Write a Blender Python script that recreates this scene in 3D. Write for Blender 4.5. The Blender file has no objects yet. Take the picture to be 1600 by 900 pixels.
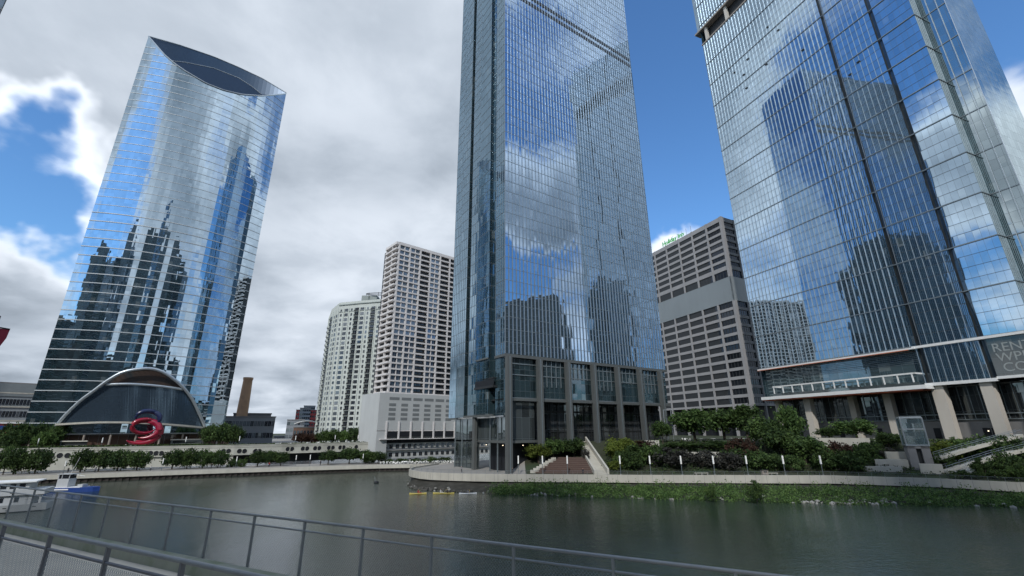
import bpy, math, random
from mathutils import Vector, Matrix, noise
R_ = math.radians
random.seed(7)
SC = bpy.context.scene
COL = SC.collection

# ------------------------------------------------------------------ camera
H = 15.0
F = 686.0
up_c = Vector((-14., 2121., -F)).normalized()
f2 = Vector((0, 0, -1.)); f2 = (f2 - up_c * f2.dot(up_c)).normalized()
rt = f2.cross(up_c)
RM = Matrix((rt, f2, up_c))                      # camera vector -> world vector
cd = bpy.data.cameras.new('camera'); cam = bpy.data.objects.new('camera', cd); COL.objects.link(cam)
cd.sensor_width = 36; cd.lens = F / 1600 * 36; cd.clip_start = .05; cd.clip_end = 9000
m4 = RM.to_4x4(); m4.translation = (0, 0, H); cam.matrix_world = m4
SC.camera = cam

# ------------------------------------------------------------------ world, sun, exposure
SUN_AZ, SUN_EL = R_(-166), R_(40)                # azimuth from +Y, clockwise
SKY_K, CLOUD_K = 0.118, 1.22
SC.view_settings.view_transform = 'Standard'; SC.view_settings.look = 'None'
SC.view_settings.exposure = 0.12; SC.view_settings.gamma = 1.0
sd = bpy.data.lights.new('sun', 'SUN'); sd.energy = 2.6; sd.angle = R_(3); sd.color = (1, .96, .9)
so = bpy.data.objects.new('sun', sd); COL.objects.link(so)
tosun = Vector((math.sin(SUN_AZ) * math.cos(SUN_EL), math.cos(SUN_AZ) * math.cos(SUN_EL), math.sin(SUN_EL)))
so.rotation_euler = tosun.to_track_quat('Z', 'Y').to_euler(); so.location = (0, 0, 400)


class NT:
    """small helper to write node trees"""
    def __init__(s, t): s.t = t; t.nodes.clear()
    def n(s, k, **kw):
        nd = s.t.nodes.new(k)
        for a, b in kw.items(): setattr(nd, a, b)
        return nd
    def l(s, a, b): s.t.links.new(a, b)
    def val(s, x, sock):
        if isinstance(x, (int, float)): sock.default_value = x
        elif isinstance(x, (tuple, list, Vector)): sock.default_value = tuple(x)
        else: s.l(x, sock)
    def m(s, op, a, b=None, c=None, clamp=False):
        nd = s.n('ShaderNodeMath', operation=op, use_clamp=clamp)
        s.val(a, nd.inputs[0])
        if b is not None: s.val(b, nd.inputs[1])
        if c is not None: s.val(c, nd.inputs[2])
        return nd.outputs[0]
    def v(s, op, a, b=None, sc=None):
        nd = s.n('ShaderNodeVectorMath', operation=op)
        s.val(a, nd.inputs[0])
        if b is not None: s.val(b, nd.inputs[1])
        if sc is not None: s.val(sc, nd.inputs[3])
        return nd.outputs['Value'] if op in ('DOT_PRODUCT', 'LENGTH', 'DISTANCE') else nd.outputs[0]
    def mr(s, x, a, b, c=0., d=1., smooth=True):
        nd = s.n('ShaderNodeMapRange', interpolation_type='SMOOTHSTEP' if smooth else 'LINEAR')
        s.val(x, nd.inputs[0])
        for i, q in enumerate((a, b, c, d)): s.val(q, nd.inputs[i + 1])
        return nd.outputs[0]
    def noise(s, vec, scale, detail=4, rough=.55, dist=0.):
        nd = s.n('ShaderNodeTexNoise'); s.val(vec, nd.inputs['Vector'])
        nd.inputs['Scale'].default_value = scale; nd.inputs['Detail'].default_value = detail
        nd.inputs['Roughness'].default_value = rough; nd.inputs['Distortion'].default_value = dist
        return nd.outputs['Fac']
    def mix(s, f, a, b):
        nd = s.n('ShaderNodeMix', data_type='RGBA')
        s.val(f, nd.inputs[0])
        for x, k in ((a, 6), (b, 7)):
            if isinstance(x, (tuple, list)): nd.inputs[k].default_value = (*x[:3], 1)
            else: s.l(x, nd.inputs[k])
        return nd.outputs[2]


def ray(px, py):
    d = RM @ Vector((px - 800, 450 - py, -F)); return d / math.hypot(d.x, d.y)
def skydir(px, py): return (RM @ Vector((px - 800, 450 - py, -F))).normalized()
EYE = Vector((0, 0, H))
def onz(px, py, z): d = ray(px, py); return EYE + d * ((z - H) / d.z)
def onD(px, py, D): return EYE + ray(px, py) * D
def onpl(px, py, p, q):
    d = ray(px, py); nx, ny = q[1] - p[1], -(q[0] - p[0])
    return EYE + d * ((nx * p[0] + ny * p[1]) / (nx * d.x + ny * d.y))
def proj(P):
    c = RM.transposed() @ (Vector(P) - EYE); return 800 + F * c.x / -c.z, 450 - F * c.y / -c.z
def zat(x, y, py):
    lo, hi = -80., 600.
    for _ in range(50):
        mid = (lo + hi) / 2
        if proj((x, y, mid))[1] > py: lo = mid
        else: hi = mid
    return lo
def interp(x, pts):
    if x <= pts[0][0]: return pts[0][1]
    for a, b in zip(pts, pts[1:]):
        if x <= b[0]: return a[1] + (b[1] - a[1]) * (x - a[0]) / (b[0] - a[0])
    return pts[-1][1]

w = bpy.data.worlds.new('World'); SC.world = w; w.use_nodes = True
T = NT(w.node_tree)
sky = T.n('ShaderNodeTexSky', sky_type='NISHITA', sun_disc=False)
sky.sun_elevation = SUN_EL; sky.sun_rotation = SUN_AZ; sky.air_density = 1.4; sky.dust_density = .3; sky.ozone_density = 3.0
tc = T.n('ShaderNodeTexCoord'); D = T.v('NORMALIZE', tc.outputs['Generated'])
sx = T.n('ShaderNodeSeparateXYZ'); T.l(D, sx.inputs[0])
zc = T.m('ADD', T.m('MAXIMUM', sx.outputs[2], 0.), .22)
pl = T.v('SCALE', D, sc=T.m('DIVIDE', 1., zc))
n1 = T.noise(pl, 1.15, 9, .56, .25)
n2 = T.noise(T.v('ADD', pl, (7.3, 2.1, 0.)), 3.1, 7, .55, .2)
n3 = T.noise(T.v('ADD', pl, (1.3, 9.7, 3.)), .75, 3, .5)
# signed cloud cover by direction: (pixel of the photograph's view, radius in degrees, weight)
cover = T.m('ADD', .12, 0.)
BL = [((45, 215), 6, -1.05), ((105, 262), 6, -1.1), ((10, 270), 6, -.95), ((15, 85), 5, -.55), ((90, 120), 5, .4), ((60, 470), 5, -.6), ((150, 420), 4, -.35), ((1065, 60), 11, -1.25), ((1050, 200), 10, -1.25), ((1080, 300), 6, -.95), ((1000, 120), 8, -.8),
      ((1530, 20), 9, -.75), ((1470, 60), 5, -.6), ((400, 150), 24, 1.1), ((200, 30), 13, .8), ((600, 350), 20, .9), ((30, 420), 12, .8), ((560, 560), 17, .35),
      ((1590, 190), 15, 1.3), ((1060, 385), 5, 1.1), ((1030, 215), 3.2, 1.25), ((1095, 262), 3.2, 1.05), ((70, 520), 10, .35), ((300, 520), 14, .7)]
BL = [(skydir(*p), r, k) for p, r, k in BL]
def azel(az, el): az, el = R_(az), R_(el); return Vector((math.sin(az) * math.cos(el), math.cos(az) * math.cos(el), math.sin(el)))
# the half of the sky behind the viewpoint, seen mirrored in the glass towers
BL += [(azel(-88, 36), 7.5, -1.3), (azel(-72, 52), 20, 1.7), (azel(-66, 33), 12, 1.2), (azel(-92, 64), 15, 1.2), (azel(-93, 22), 8, 1.1), (azel(-87, 12), 5, -.9), (azel(112, 60), 13, .8), (azel(109, 44), 8, -.9), (azel(111, 33), 6, 1.), (azel(112, 22), 6, -1.2), (azel(-112, 18), 12, .8), (azel(140, 60), 17, -1.), (azel(165, 30), 20, .7), (azel(98, 30), 10, .5),
       (azel(95, 62), 12, .7), (azel(-160, 55), 13, -.9), (azel(-175, 22), 13, -.7), (azel(-140, 35), 14, .9)]
wrp = T.n('ShaderNodeTexNoise'); T.l(D, wrp.inputs['Vector']); wrp.inputs['Scale'].default_value = 3.2; wrp.inputs['Detail'].default_value = 5; wrp.inputs['Roughness'].default_value = .55
DW = T.v('NORMALIZE', T.v('ADD', D, T.v('SCALE', T.v('SUBTRACT', wrp.outputs['Color'], (.5, .5, .5)), sc=.42)))
for d, r, k in BL:
    c = T.v('DOT_PRODUCT', DW, tuple(d))
    g = T.mr(c, math.cos(R_(r * 1.5)), 1.0 - (1 - math.cos(R_(r))) * .12, 0., k)
    cover = T.m('ADD', cover, g)
raw = T.m('ADD', T.m('ADD', T.m('MULTIPLY', T.m('SUBTRACT', n1, .5), 3.4), T.m('MULTIPLY', T.m('SUBTRACT', n2, .5), .9)), cover)
mask = T.mr(raw, -.38, .55)
thick = T.mr(raw, .1, 1.5)
lum = T.m('ADD', T.m('MULTIPLY', T.mr(n2, .3, .7), .15), T.m('MULTIPLY', T.mr(n3, .32, .68), .42))
low = T.mr(sx.outputs[2], .02, .5, .10, 0.)
bright = T.m('ADD', T.m('ADD', T.m('SUBTRACT', .84, T.m('MULTIPLY', thick, .42)), T.m('SUBTRACT', lum, .33)), low)
bright = T.m('MAXIMUM', bright, .2)
ccol = T.mix(T.mr(bright, .25, .8), (.78, .91, 1.08), (.91, .98, 1.08))
ccs = T.v('SCALE', ccol, sc=T.m('MULTIPLY', bright, CLOUD_K))
hz = T.mr(sx.outputs[2], -.02, .14, .55, 0.)
skc = T.v('SCALE', T.v('MULTIPLY', sky.outputs[0], (.66, 1.0, 1.36)), sc=SKY_K)
skc = T.mix(hz, skc, (.5, .6, .72))
fin = T.mix(mask, skc, ccs)
bg = T.n('ShaderNodeBackground'); T.l(fin, bg.inputs[0]); bg.inputs[1].default_value = 1.0
out = T.n('ShaderNodeOutputWorld'); T.l(bg.outputs[0], out.inputs[0])

# ------------------------------------------------------------------ materials
MATS = {}
def new_mat(name):
    m = bpy.data.materials.new(name); m.use_nodes = True; MATS[name] = m
    return m, NT(m.node_tree)

def plain(name, col, rough=.7, var=.25, scale=.6, metal=0., bump=0., tint=None, spec=.35):
    m, t = new_mat(name)
    g = t.n('ShaderNodeTexCoord'); ob = g.outputs['Object']
    f = t.noise(ob, scale, 6, .6); f2_ = t.noise(t.v('MULTIPLY', ob, (1., 1., .15)), scale * 2.3, 3, .6)
    s = t.m('ADD', 1. - var, t.m('MULTIPLY', t.m('ADD', f, f2_), var))
    c = t.v('SCALE', tuple(col), sc=s)
    if tint: c = t.mix(t.mr(f, .42, .68), c, tint)
    p = t.n('ShaderNodeBsdfPrincipled'); t.l(c, p.inputs['Base Color'])
    p.inputs['Roughness'].default_value = rough; p.inputs['Metallic'].default_value = metal
    p.inputs['Specular IOR Level'].default_value = spec
    if bump:
        b = t.n('ShaderNodeBump'); b.inputs['Strength'].default_value = bump; b.inputs['Distance'].default_value = .05
        t.l(t.noise(ob, scale * 12, 4), b.inputs['Height']); t.l(b.outputs[0], p.inputs['Normal'])
    o = t.n('ShaderNodeOutputMaterial'); t.l(p.outputs[0], o.inputs[0])
    return m

def glass(name, pw, ph, tint=(.62, .74, .80), f0=.55, jit=.012, wav=.02, wsc=.12, dark=(.012, .022, .026), span=0., rough=.015, lines=.0, vstretch=.25, blinds=.06, clear=0., pvar=.55):
    """coated curtain-wall glass: every pane a little out of true, some with a blind behind, room tone varied per pane"""
    m, t = new_mat(name)
    uvn = t.n('ShaderNodeUVMap'); uv = uvn.outputs[0]
    pc = t.v('DIVIDE', uv, (pw, ph, 1.)); cell = t.v('FLOOR', pc); fr = t.v('FRACTION', pc)
    wn = t.n('ShaderNodeTexWhiteNoise', noise_dimensions='3D'); t.l(cell, wn.inputs['Vector'])
    rv, rc = wn.outputs['Value'], wn.outputs['Color']
    geo = t.n('ShaderNodeNewGeometry')
    pos = geo.outputs['Position']
    nz = t.n('ShaderNodeTexNoise'); t.l(t.v('MULTIPLY', pos, (1., 1., vstretch)), nz.inputs['Vector'])
    nz.inputs['Scale'].default_value = wsc; nz.inputs['Detail'].default_value = 2
    # each pane is also slightly pillowed
    cen = t.v('SUBTRACT', fr, (.5, .5, 0.))
    scn = t.n('ShaderNodeSeparateXYZ'); t.l(cen, scn.inputs[0])
    a = t.v('SCALE', t.v('SUBTRACT', rc, (.5, .5, .5)), sc=jit * 2)
    b = t.v('SCALE', t.v('SUBTRACT', nz.outputs['Color'], (.5, .5, .5)), sc=wav * 2)
    pv = t.n('ShaderNodeCombineXYZ'); t.l(t.m('MULTIPLY', scn.outputs[1], jit * 1.2), pv.inputs[2]); t.l(t.m('MULTIPLY', scn.outputs[0], jit * 1.2), pv.inputs[0])
    nn = t.v('NORMALIZE', t.v('ADD', geo.outputs['Normal'], t.v('ADD', t.v('ADD', a, b), pv.outputs[0])))
    lw = t.n('ShaderNodeLayerWeight'); lw.inputs[0].default_value = .5
    fres = t.m('ADD', f0, t.m('MULTIPLY', 1 - f0, t.m('POWER', lw.outputs['Facing'], 4.)))
    fres = t.m('MULTIPLY', fres, t.mr(rv, 0., 1., .88, 1.04, False))
    gl = t.n('ShaderNodeBsdfGlossy'); gl.inputs['Roughness'].default_value = rough; t.l(nn, gl.inputs['Normal'])
    gl.inputs['Color'].default_value = (*tint, 1)
    wn2 = t.n('ShaderNodeTexWhiteNoise', noise_dimensions='3D'); t.l(t.v('ADD', cell, (31., 17., 5.)), wn2.inputs['Vector'])
    bl = t.m('GREATER_THAN', wn2.outputs['Value'], 1 - blinds)
    blf = t.m('MULTIPLY', bl, t.m('GREATER_THAN', t.v('DOT_PRODUCT', fr, (0., 1., 0.)), .35))
    ic = t.mix(blf, dark, (.22, .24, .23))
    ic = t.mix(t.mr(wn2.outputs['Value'], 0., .5, 0., pvar), ic, tuple(x * 3.2 for x in dark))
    if span > 0:
        sp = t.m('LESS_THAN', t.v('DOT_PRODUCT', fr, (0., 1., 0.)), span)
        ic = t.mix(sp, ic, (.07, .10, .11)); fres = t.m('MULTIPLY', fres, t.m('SUBTRACT', 1., t.m('MULTIPLY', sp, .25)))
    df = t.n('ShaderNodeBsdfDiffuse'); t.l(ic, df.inputs[0])
    mx = t.n('ShaderNodeMixShader'); t.l(fres, mx.inputs[0]); t.l(df.outputs[0], mx.inputs[1]); t.l(gl.outputs[0], mx.inputs[2])
    last = mx.outputs[0]
    if lines > 0:
        sf = t.n('ShaderNodeSeparateXYZ'); t.l(fr, sf.inputs[0])
        e = t.m('LESS_THAN', sf.outputs[0], lines / pw); e2 = t.m('LESS_THAN', sf.outputs[1], lines / ph)
        e = t.m('MAXIMUM', e, e2)
        fm = t.n('ShaderNodeBsdfPrincipled'); fm.inputs['Base Color'].default_value = (.16, .19, .2, 1); fm.inputs['Metallic'].default_value = .6; fm.inputs['Roughness'].default_value = .4
        m2 = t.n('ShaderNodeMixShader'); t.l(e, m2.inputs[0]); t.l(last, m2.inputs[1]); t.l(fm.outputs[0], m2.inputs[2]); last = m2.outputs[0]
    if clear > 0:
        tr = t.n('ShaderNodeBsdfTransparent'); tr.inputs[0].default_value = (.75, .85, .85, 1)
        m3 = t.n('ShaderNodeMixShader'); m3.inputs[0].default_value = clear
        t.l(last, m3.inputs[1]); t.l(tr.outputs[0], m3.inputs[2]); last = m3.outputs[0]
    o = t.n('ShaderNodeOutputMaterial'); t.l(last, o.inputs[0])
    return m

def leafy(name, c1, c2, scale=.5):
    m, t = new_mat(name)
    g = t.n('ShaderNodeTexCoord'); oi = t.n('ShaderNodeObjectInfo'); ge = t.n('ShaderNodeNewGeometry')
    f = t.noise(t.v('ADD', g.outputs['Object'], t.v('SCALE', (9., 5., 3.), sc=oi.outputs['Random'])), scale, 3)
    c = t.mix(t.mr(t.m('ADD', f, t.m('MULTIPLY', t.m('SUBTRACT', ge.outputs['Random Per Island'], .5), .35)), .32, .7), c1, c2)
    c = t.v('SCALE', c, sc=t.mr(oi.outputs['Random'], 0, 1, .75, 1.25, False))
    d = t.n('ShaderNodeBsdfPrincipled'); t.l(c, d.inputs['Base Color']); d.inputs['Roughness'].default_value = .7; d.inputs['Specular IOR Level'].default_value = .2
    tr = t.n('ShaderNodeBsdfTranslucent'); t.l(c, tr.inputs[0])
    mx = t.n('ShaderNodeMixShader'); mx.inputs[0].default_value = .3; t.l(d.outputs[0], mx.inputs[1]); t.l(tr.outputs[0], mx.inputs[2])
    o = t.n('ShaderNodeOutputMaterial'); t.l(mx.outputs[0], o.inputs[0])
    return m

def lampmat(name, col, k):
    m, t = new_mat(name); e = t.n('ShaderNodeEmission'); e.inputs[0].default_value = (*col, 1); e.inputs[1].default_value = k
    o = t.n('ShaderNodeOutputMaterial'); t.l(e.outputs[0], o.inputs[0]); return m

def water_mat():
    m, t = new_mat('river water')
    g = t.n('ShaderNodeTexCoord'); ob = g.outputs['Object']
    p = t.n('ShaderNodeBsdfPrincipled')
    big = t.noise(t.v('MULTIPLY', ob, (1., .55, 1.)), .035, 4, .6)
    c = t.mix(t.mr(big, .35, .65), (.020, .034, .024), (.032, .048, .034))
    t.l(c, p.inputs['Base Color']); p.inputs['Roughness'].default_value = .08; p.inputs['IOR'].default_value = 1.95
    p.inputs['Specular IOR Level'].default_value = .6
    a = t.noise(t.v('MULTIPLY', ob, (1., 1.5, 1.)), .55, 4, .6, .6)
    b = t.noise(t.v('MULTIPLY', ob, (1.2, 2.2, 1.)), 2.2, 3, .6, .4)
    c2 = t.noise(ob, .08, 3, .5)
    d4 = t.noise(t.v('MULTIPLY', ob, (1., 1.7, 1.)), 1.25, 2, .5, .8)
    hgt = t.m('ADD', t.m('ADD', t.m('MULTIPLY', a, .35), t.m('MULTIPLY', d4, .34)), t.m('ADD', t.m('MULTIPLY', b, .16), t.m('MULTIPLY', c2, .6)))
    bp = t.n('ShaderNodeBump'); t.l(t.mr(big, .3, .7, .25, .6), bp.inputs['Strength']); bp.inputs['Distance'].default_value = .40
    t.l(hgt, bp.inputs['Height']); t.l(bp.outputs[0], p.inputs['Normal'])
    o = t.n('ShaderNodeOutputMaterial'); t.l(p.outputs[0], o.inputs[0]); return m

M_water = water_mat()
M_conc = plain('pale concrete', (.42, .41, .36), .85, .35, .35, bump=.3)
M_concd = plain('grey concrete', (.20, .20, .20), .85, .35, .3, bump=.2)
M_wallc = plain('embankment concrete', (.50, .50, .44), .85, .5, .12, tint=(.36, .36, .31))
M_rb = plain('tower concrete', (.62, .60, .59), .85, .22, .2)
M_rb2 = plain('podium concrete', (.44, .46, .46), .85, .18, .15)
M_cream = plain('cream facade', (.50, .54, .51), .8, .2, .15)
M_cream2 = plain('grey green facade', (.29, .33, .32), .8, .2, .15)
M_mart = plain('brutalist concrete', (.31, .31, .315), .85, .25, .12)
M_blank = plain('metal cladding', (.24, .27, .28), .45, .25, .05, metal=.25)
M_dark = plain('recess shade and black paint', (.012, .014, .018), .6, .2, .3)  # near-black stands in for shade inside recesses and openings; also plain black parts
M_dk2 = plain('dark bronze metal', (.045, .048, .05), .45, .2, .3, metal=.5)
M_colm = plain('column cladding', (.125, .135, .133), .5, .3, .3, metal=.35)
M_alu = plain('brushed aluminium', (.50, .55, .58), .35, .15, .4, metal=.7)
M_alud = plain('grey aluminium', (.24, .28, .30), .35, .15, .4, metal=.6)
M_white = plain('white paint', (.72, .73, .72), .5, .12, .5)
M_boatw = plain('boat white paint', (.42, .44, .45), .45, .18, .4)
M_blue = plain('blue hull paint', (.02, .06, .25), .4, .15, .4)
M_red = plain('glossy red paint', (.30, .010, .030), .25, .35, .12, tint=(.2, .006, .04), spec=.6)
M_navy = plain('dark blue paint', (.012, .02, .07), .3, .2, .3, spec=.6)
M_beigecol = plain('limestone column', (.50, .47, .42), .8, .15, .2)
M_soff = plain('timber soffit', (.22, .055, .025), .6, .3, .3)
M_orange = plain('copper edge', (.45, .16, .09), .5, .2, .3)
M_brick = plain('chimney brick', (.46, .30, .19), .9, .3, .25, tint=(.38, .25, .16))
M_stone = plain('riprap stone', (.26, .26, .24), .9, .5, .4, bump=.4)
M_sheet = plain('rusted sheet piling', (.035, .03, .028), .8, .5, .3)
M_soil = plain('planting soil', (.035, .040, .022), .95, .4, .15, tint=(.028, .05, .02))
M_grass = plain('lawn', (.035, .065, .02), .95, .4, .2)
M_pave = plain('plaza paving', (.26, .25, .23), .85, .25, .2)
M_stair = plain('brown brick steps', (.085, .056, .046), .85, .25, .5)
M_trunk = plain('bark', (.06, .048, .038), .9, .4, 2.)
M_redf = plain('red facade', (.42, .07, .07), .7, .25, .05)
M_greyb = plain('distant grey facade', (.22, .24, .26), .7, .15, .1)
M_tan = plain('distant tan facade', (.28, .25, .22), .8, .2, .1)
M_deck = plain('walkway concrete', (.64, .58, .47), .9, .25, .8, bump=.4, tint=(.54, .49, .40))
M_moss = plain('mossy kerb', (.33, .34, .27), .95, .35, 1.2, tint=(.22, .25, .17))
M_rail = plain('galvanised rail', (.25, .265, .27), .45, .3, 3., metal=.4)
M_raild = plain('painted dark rail', (.16, .165, .18), .4, .22, 3., metal=.6)
M_mesh = plain('mesh wire', (.22, .25, .26), .5, .2, 2., metal=.5)
M_skin = plain('skin', (.42, .26, .19), .6, .1, 2.)
M_cl = [plain('dark cloth', (.02, .022, .03), .9, .2, 3.), plain('red cloth', (.35, .04, .04), .9, .2, 3.), plain('grey cloth', (.2, .2, .22), .9, .2, 3.), plain('white cloth', (.6, .6, .58), .9, .1, 3.)]
M_yel = plain('yellow kayak', (.55, .45, .12), .4, .1, 2.)
M_kred = plain('red kayak', (.5, .08, .05), .4, .1, 2.)
M_green = lampmat('green sign light', (.10, .62, .16), .55)
M_lamp = plain('lamp diffuser', (.82, .83, .8), .4, .05, 3.)
M_lit = lampmat('lobby light', (1., .85, .62), 2.2)
M_letter = plain('white vinyl letters', (.30, .33, .33), .6, .1, 1.)
M_lf = [leafy('deep green leaves', (.022, .044, .016), (.075, .12, .036)), leafy('mid green leaves', (.036, .07, .02), (.10, .165, .045)),
        leafy('yellow green leaves', (.07, .10, .018), (.16, .20, .04)), leafy('grey purple leaves', (.035, .036, .032), (.085, .085, .075)),
        leafy('russet leaves', (.04, .024, .018), (.085, .045, .03)), leafy('bank leaves', (.04, .085, .024), (.14, .23, .07))]
G_rp = glass('river tower glass', 1.52, 4.07, (.68, .83, .95), .60, .006, .026, .05, span=.0, vstretch=.35, blinds=.07)
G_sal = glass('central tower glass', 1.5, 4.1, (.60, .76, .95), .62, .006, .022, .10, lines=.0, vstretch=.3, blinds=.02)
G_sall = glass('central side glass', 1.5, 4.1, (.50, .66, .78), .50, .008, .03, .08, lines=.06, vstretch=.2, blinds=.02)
G_salb = glass('central base glass', 1.95, 3.3, (.50, .62, .70), .20, .008, .03, .10, lines=.07, blinds=.04)
G_salc = glass('central lobby glass', 2.9, 6.2, (.6, .68, .7), .20, .004, .012, .10, dark=(.03, .036, .038), lines=.08, blinds=.0)
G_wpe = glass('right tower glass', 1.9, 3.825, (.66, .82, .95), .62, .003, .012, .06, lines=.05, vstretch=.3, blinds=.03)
G_wpes = glass('right side glass', 1.9, 3.825, (.22, .36, .54), .24, .004, .022, .06, lines=.10, blinds=.05)  # tinted dark so these unseen faces mirror dark in the central tower
G_lob = glass('dark lobby glass', 2.6, 5., (.5, .58, .6), .16, .004, .01, .1, dark=(.02, .022, .024), lines=.06, blinds=.0)
G_arch = glass('arch lobby glass', 2.4, 2.4, (.36, .46, .56), .24, .0, .003, .10, dark=(.03, .045, .062), blinds=.0, rough=.16, pvar=.0)
G_win = [glass('window glass dark', 9, 9, (.45, .5, .56), .14, .01, .0, 1, dark=(.010, .011, .014), blinds=0), glass('window glass sky', 9, 9, (.62, .7, .8), .42, .02, .0, 1, dark=(.02, .025, .03), blinds=0),
         glass('window glass grey', 9, 9, (.5, .55, .6), .22, .02, .0, 1, dark=(.05, .055, .06), blinds=0)]
G_bk = [glass('mirrored tower glass dark', 3., 3.9, (.20, .25, .30), .35, .01, .02, .1, dark=(.006, .010, .012), span=.3, blinds=.05, lines=.3),
        glass('mirrored tower glass blue', 3., 3.9, (.30, .38, .48), .40, .01, .02, .1, dark=(.010, .018, .028), span=.3, blinds=.05, lines=.25)]
M_bkst = plain('mirrored stone facade', (.10, .10, .095), .8, .2, .1)
M_roofd = plain('dark blue roof screen', (.035, .065, .11), .35, .15, .05, metal=.3)
M_roofd2 = plain('darker roof panel', (.022, .045, .085), .35, .15, .05, metal=.3)

# ------------------------------------------------------------------ mesh helpers
LOC = {}
class MB:
    def __init__(s): s.v = []; s.f = []; s.m = []; s.uv = []
    def quad(s, a, b, c, d, m=0, uv=None):
        i = len(s.v); s.v += [tuple(a), tuple(b), tuple(c), tuple(d)]; s.f.append((i, i + 1, i + 2, i + 3)); s.m.append(m); s.uv.append(uv or ((0, 0), (1, 0), (1, 1), (0, 1)))
    def tri(s, a, b, c, m=0):
        i = len(s.v); s.v += [tuple(a), tuple(b), tuple(c)]; s.f.append((i, i + 1, i + 2)); s.m.append(m); s.uv.append(((0, 0), (1, 0), (1, 1)))
    def ob(s, o, u, v, w_, m=0):
        """box with a corner at o and edges u, v, w"""
        o, u, v, w_ = Vector(o), Vector(u), Vector(v), Vector(w_)
        if u.cross(v).dot(w_) < 0: u, v = v, u
        i = len(s.v)
        s.v += [tuple(p) for p in (o, o + u, o + u + v, o + v, o + w_, o + u + w_, o + u + v + w_, o + v + w_)]
        for q in ((3, 2, 1, 0), (4, 5, 6, 7), (0, 1, 5, 4), (1, 2, 6, 5), (2, 3, 7, 6), (3, 0, 4, 7)):
            s.f.append(tuple(i + k for k in q)); s.m.append(m); s.uv.append(((0, 0), (1, 0), (1, 1), (0, 1)))
    def box(s, c, sz, rz=0., m=0):
        ca, sa = math.cos(rz), math.sin(rz)
        u = Vector((ca, sa, 0)) * sz[0]; v = Vector((-sa, ca, 0)) * sz[1]; w_ = Vector((0, 0, sz[2]))
        s.ob(Vector(c) - u / 2 - v / 2 - w_ / 2, u, v, w_, m)
    def tube(s, pts, r, n=6, m=0, cap=True):
        pts = [Vector(p) for p in pts]; rs = r if isinstance(r, (list, tuple)) else [r] * len(pts)
        rings = []
        for k, p in enumerate(pts):
            d = (pts[min(k + 1, len(pts) - 1)] - pts[max(k - 1, 0)]).normalized()
            a = d.cross(Vector((0, 0, 1))) if abs(d.z) < .95 else d.cross(Vector((1, 0, 0)))
            a.normalize(); b = d.cross(a)
            i = len(s.v); rings.append(i)
            for j in range(n):
                t = 2 * math.pi * j / n; s.v.append(tuple(p + (a * math.cos(t) + b * math.sin(t)) * rs[k]))
        for i, j in zip(rings, rings[1:]):
            for k in range(n):
                s.f.append((i + k, i + (k + 1) % n, j + (k + 1) % n, j + k)); s.m.append(m); s.uv.append(((0, 0),) * 4)
        if cap:
            s.f.append(tuple(rings[0] + k for k in reversed(range(n)))); s.m.append(m); s.uv.append(((0, 0),) * n)
            s.f.append(tuple(rings[-1] + k for k in range(n))); s.m.append(m); s.uv.append(((0, 0),) * n)
    def prism(s, poly, z0, z1, m=0, side=True, top=True):
        n = len(poly)
        if side:
            u = 0
            for k in range(n):
                a, b = poly[k], poly[(k + 1) % n]; L = math.hypot(b[0] - a[0], b[1] - a[1])
                s.quad((a[0], a[1], z0), (b[0], b[1], z0), (b[0], b[1], z1), (a[0], a[1], z1), m, ((u, z0), (u + L, z0), (u + L, z1), (u, z1))); u += L
        if top:
            for z, o in ((z1, 1), (z0, -1)):
                i = len(s.v); s.v += [(p[0], p[1], z) for p in poly]
                s.f.append(tuple(i + k for k in (range(n) if o > 0 else reversed(range(n))))); s.m.append(m); s.uv.append(tuple((p[0], p[1]) for p in poly))
    def build(s, name, mats, parent=None, smooth=False, at=None):
        me = bpy.data.meshes.new(name)
        org = LOC[parent.name] if parent else Vector(at or (0, 0, 0))
        me.from_pydata([(x - org.x, y - org.y, z - org.z) for x, y, z in s.v], [], s.f)
        mats = mats if isinstance(mats, (list, tuple)) else [mats]
        for q in mats: me.materials.append(q)
        me.polygons.foreach_set('material_index', s.m)
        ul = me.uv_layers.new(name='UVMap'); flat = []
        for t in s.uv:
            for q in t: flat += [q[0], q[1]]
        ul.data.foreach_set('uv', flat)
        if smooth: me.polygons.foreach_set('use_smooth', [True] * len(s.f))
        o = bpy.data.objects.new(name, me); COL.objects.link(o)
        if parent: o.parent = parent
        else: o.location = org
        LOC[o.name] = org
        return o

def tag(o, label=None, cat=None, group=None, kind=None):
    if label: o['label'] = label
    if cat: o['category'] = cat
    if group: o['group'] = group
    if kind: o['kind'] = kind
    return o
def thing(name, loc, label, cat, group=None, rz=0.):
    o = bpy.data.objects.new(name, None); COL.objects.link(o); o.location = loc; o.rotation_euler = (0, 0, rz); o.empty_display_size = .5
    LOC[o.name] = Vector(loc); return tag(o, label, cat, group)
def copy_tree(o, parent=None):
    c = o.copy(); COL.objects.link(c)
    if parent: c.parent = parent
    for ch in list(o.children): copy_tree(ch, c)
    return c
V2 = lambda a: Vector((a[0], a[1], 0.))

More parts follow.
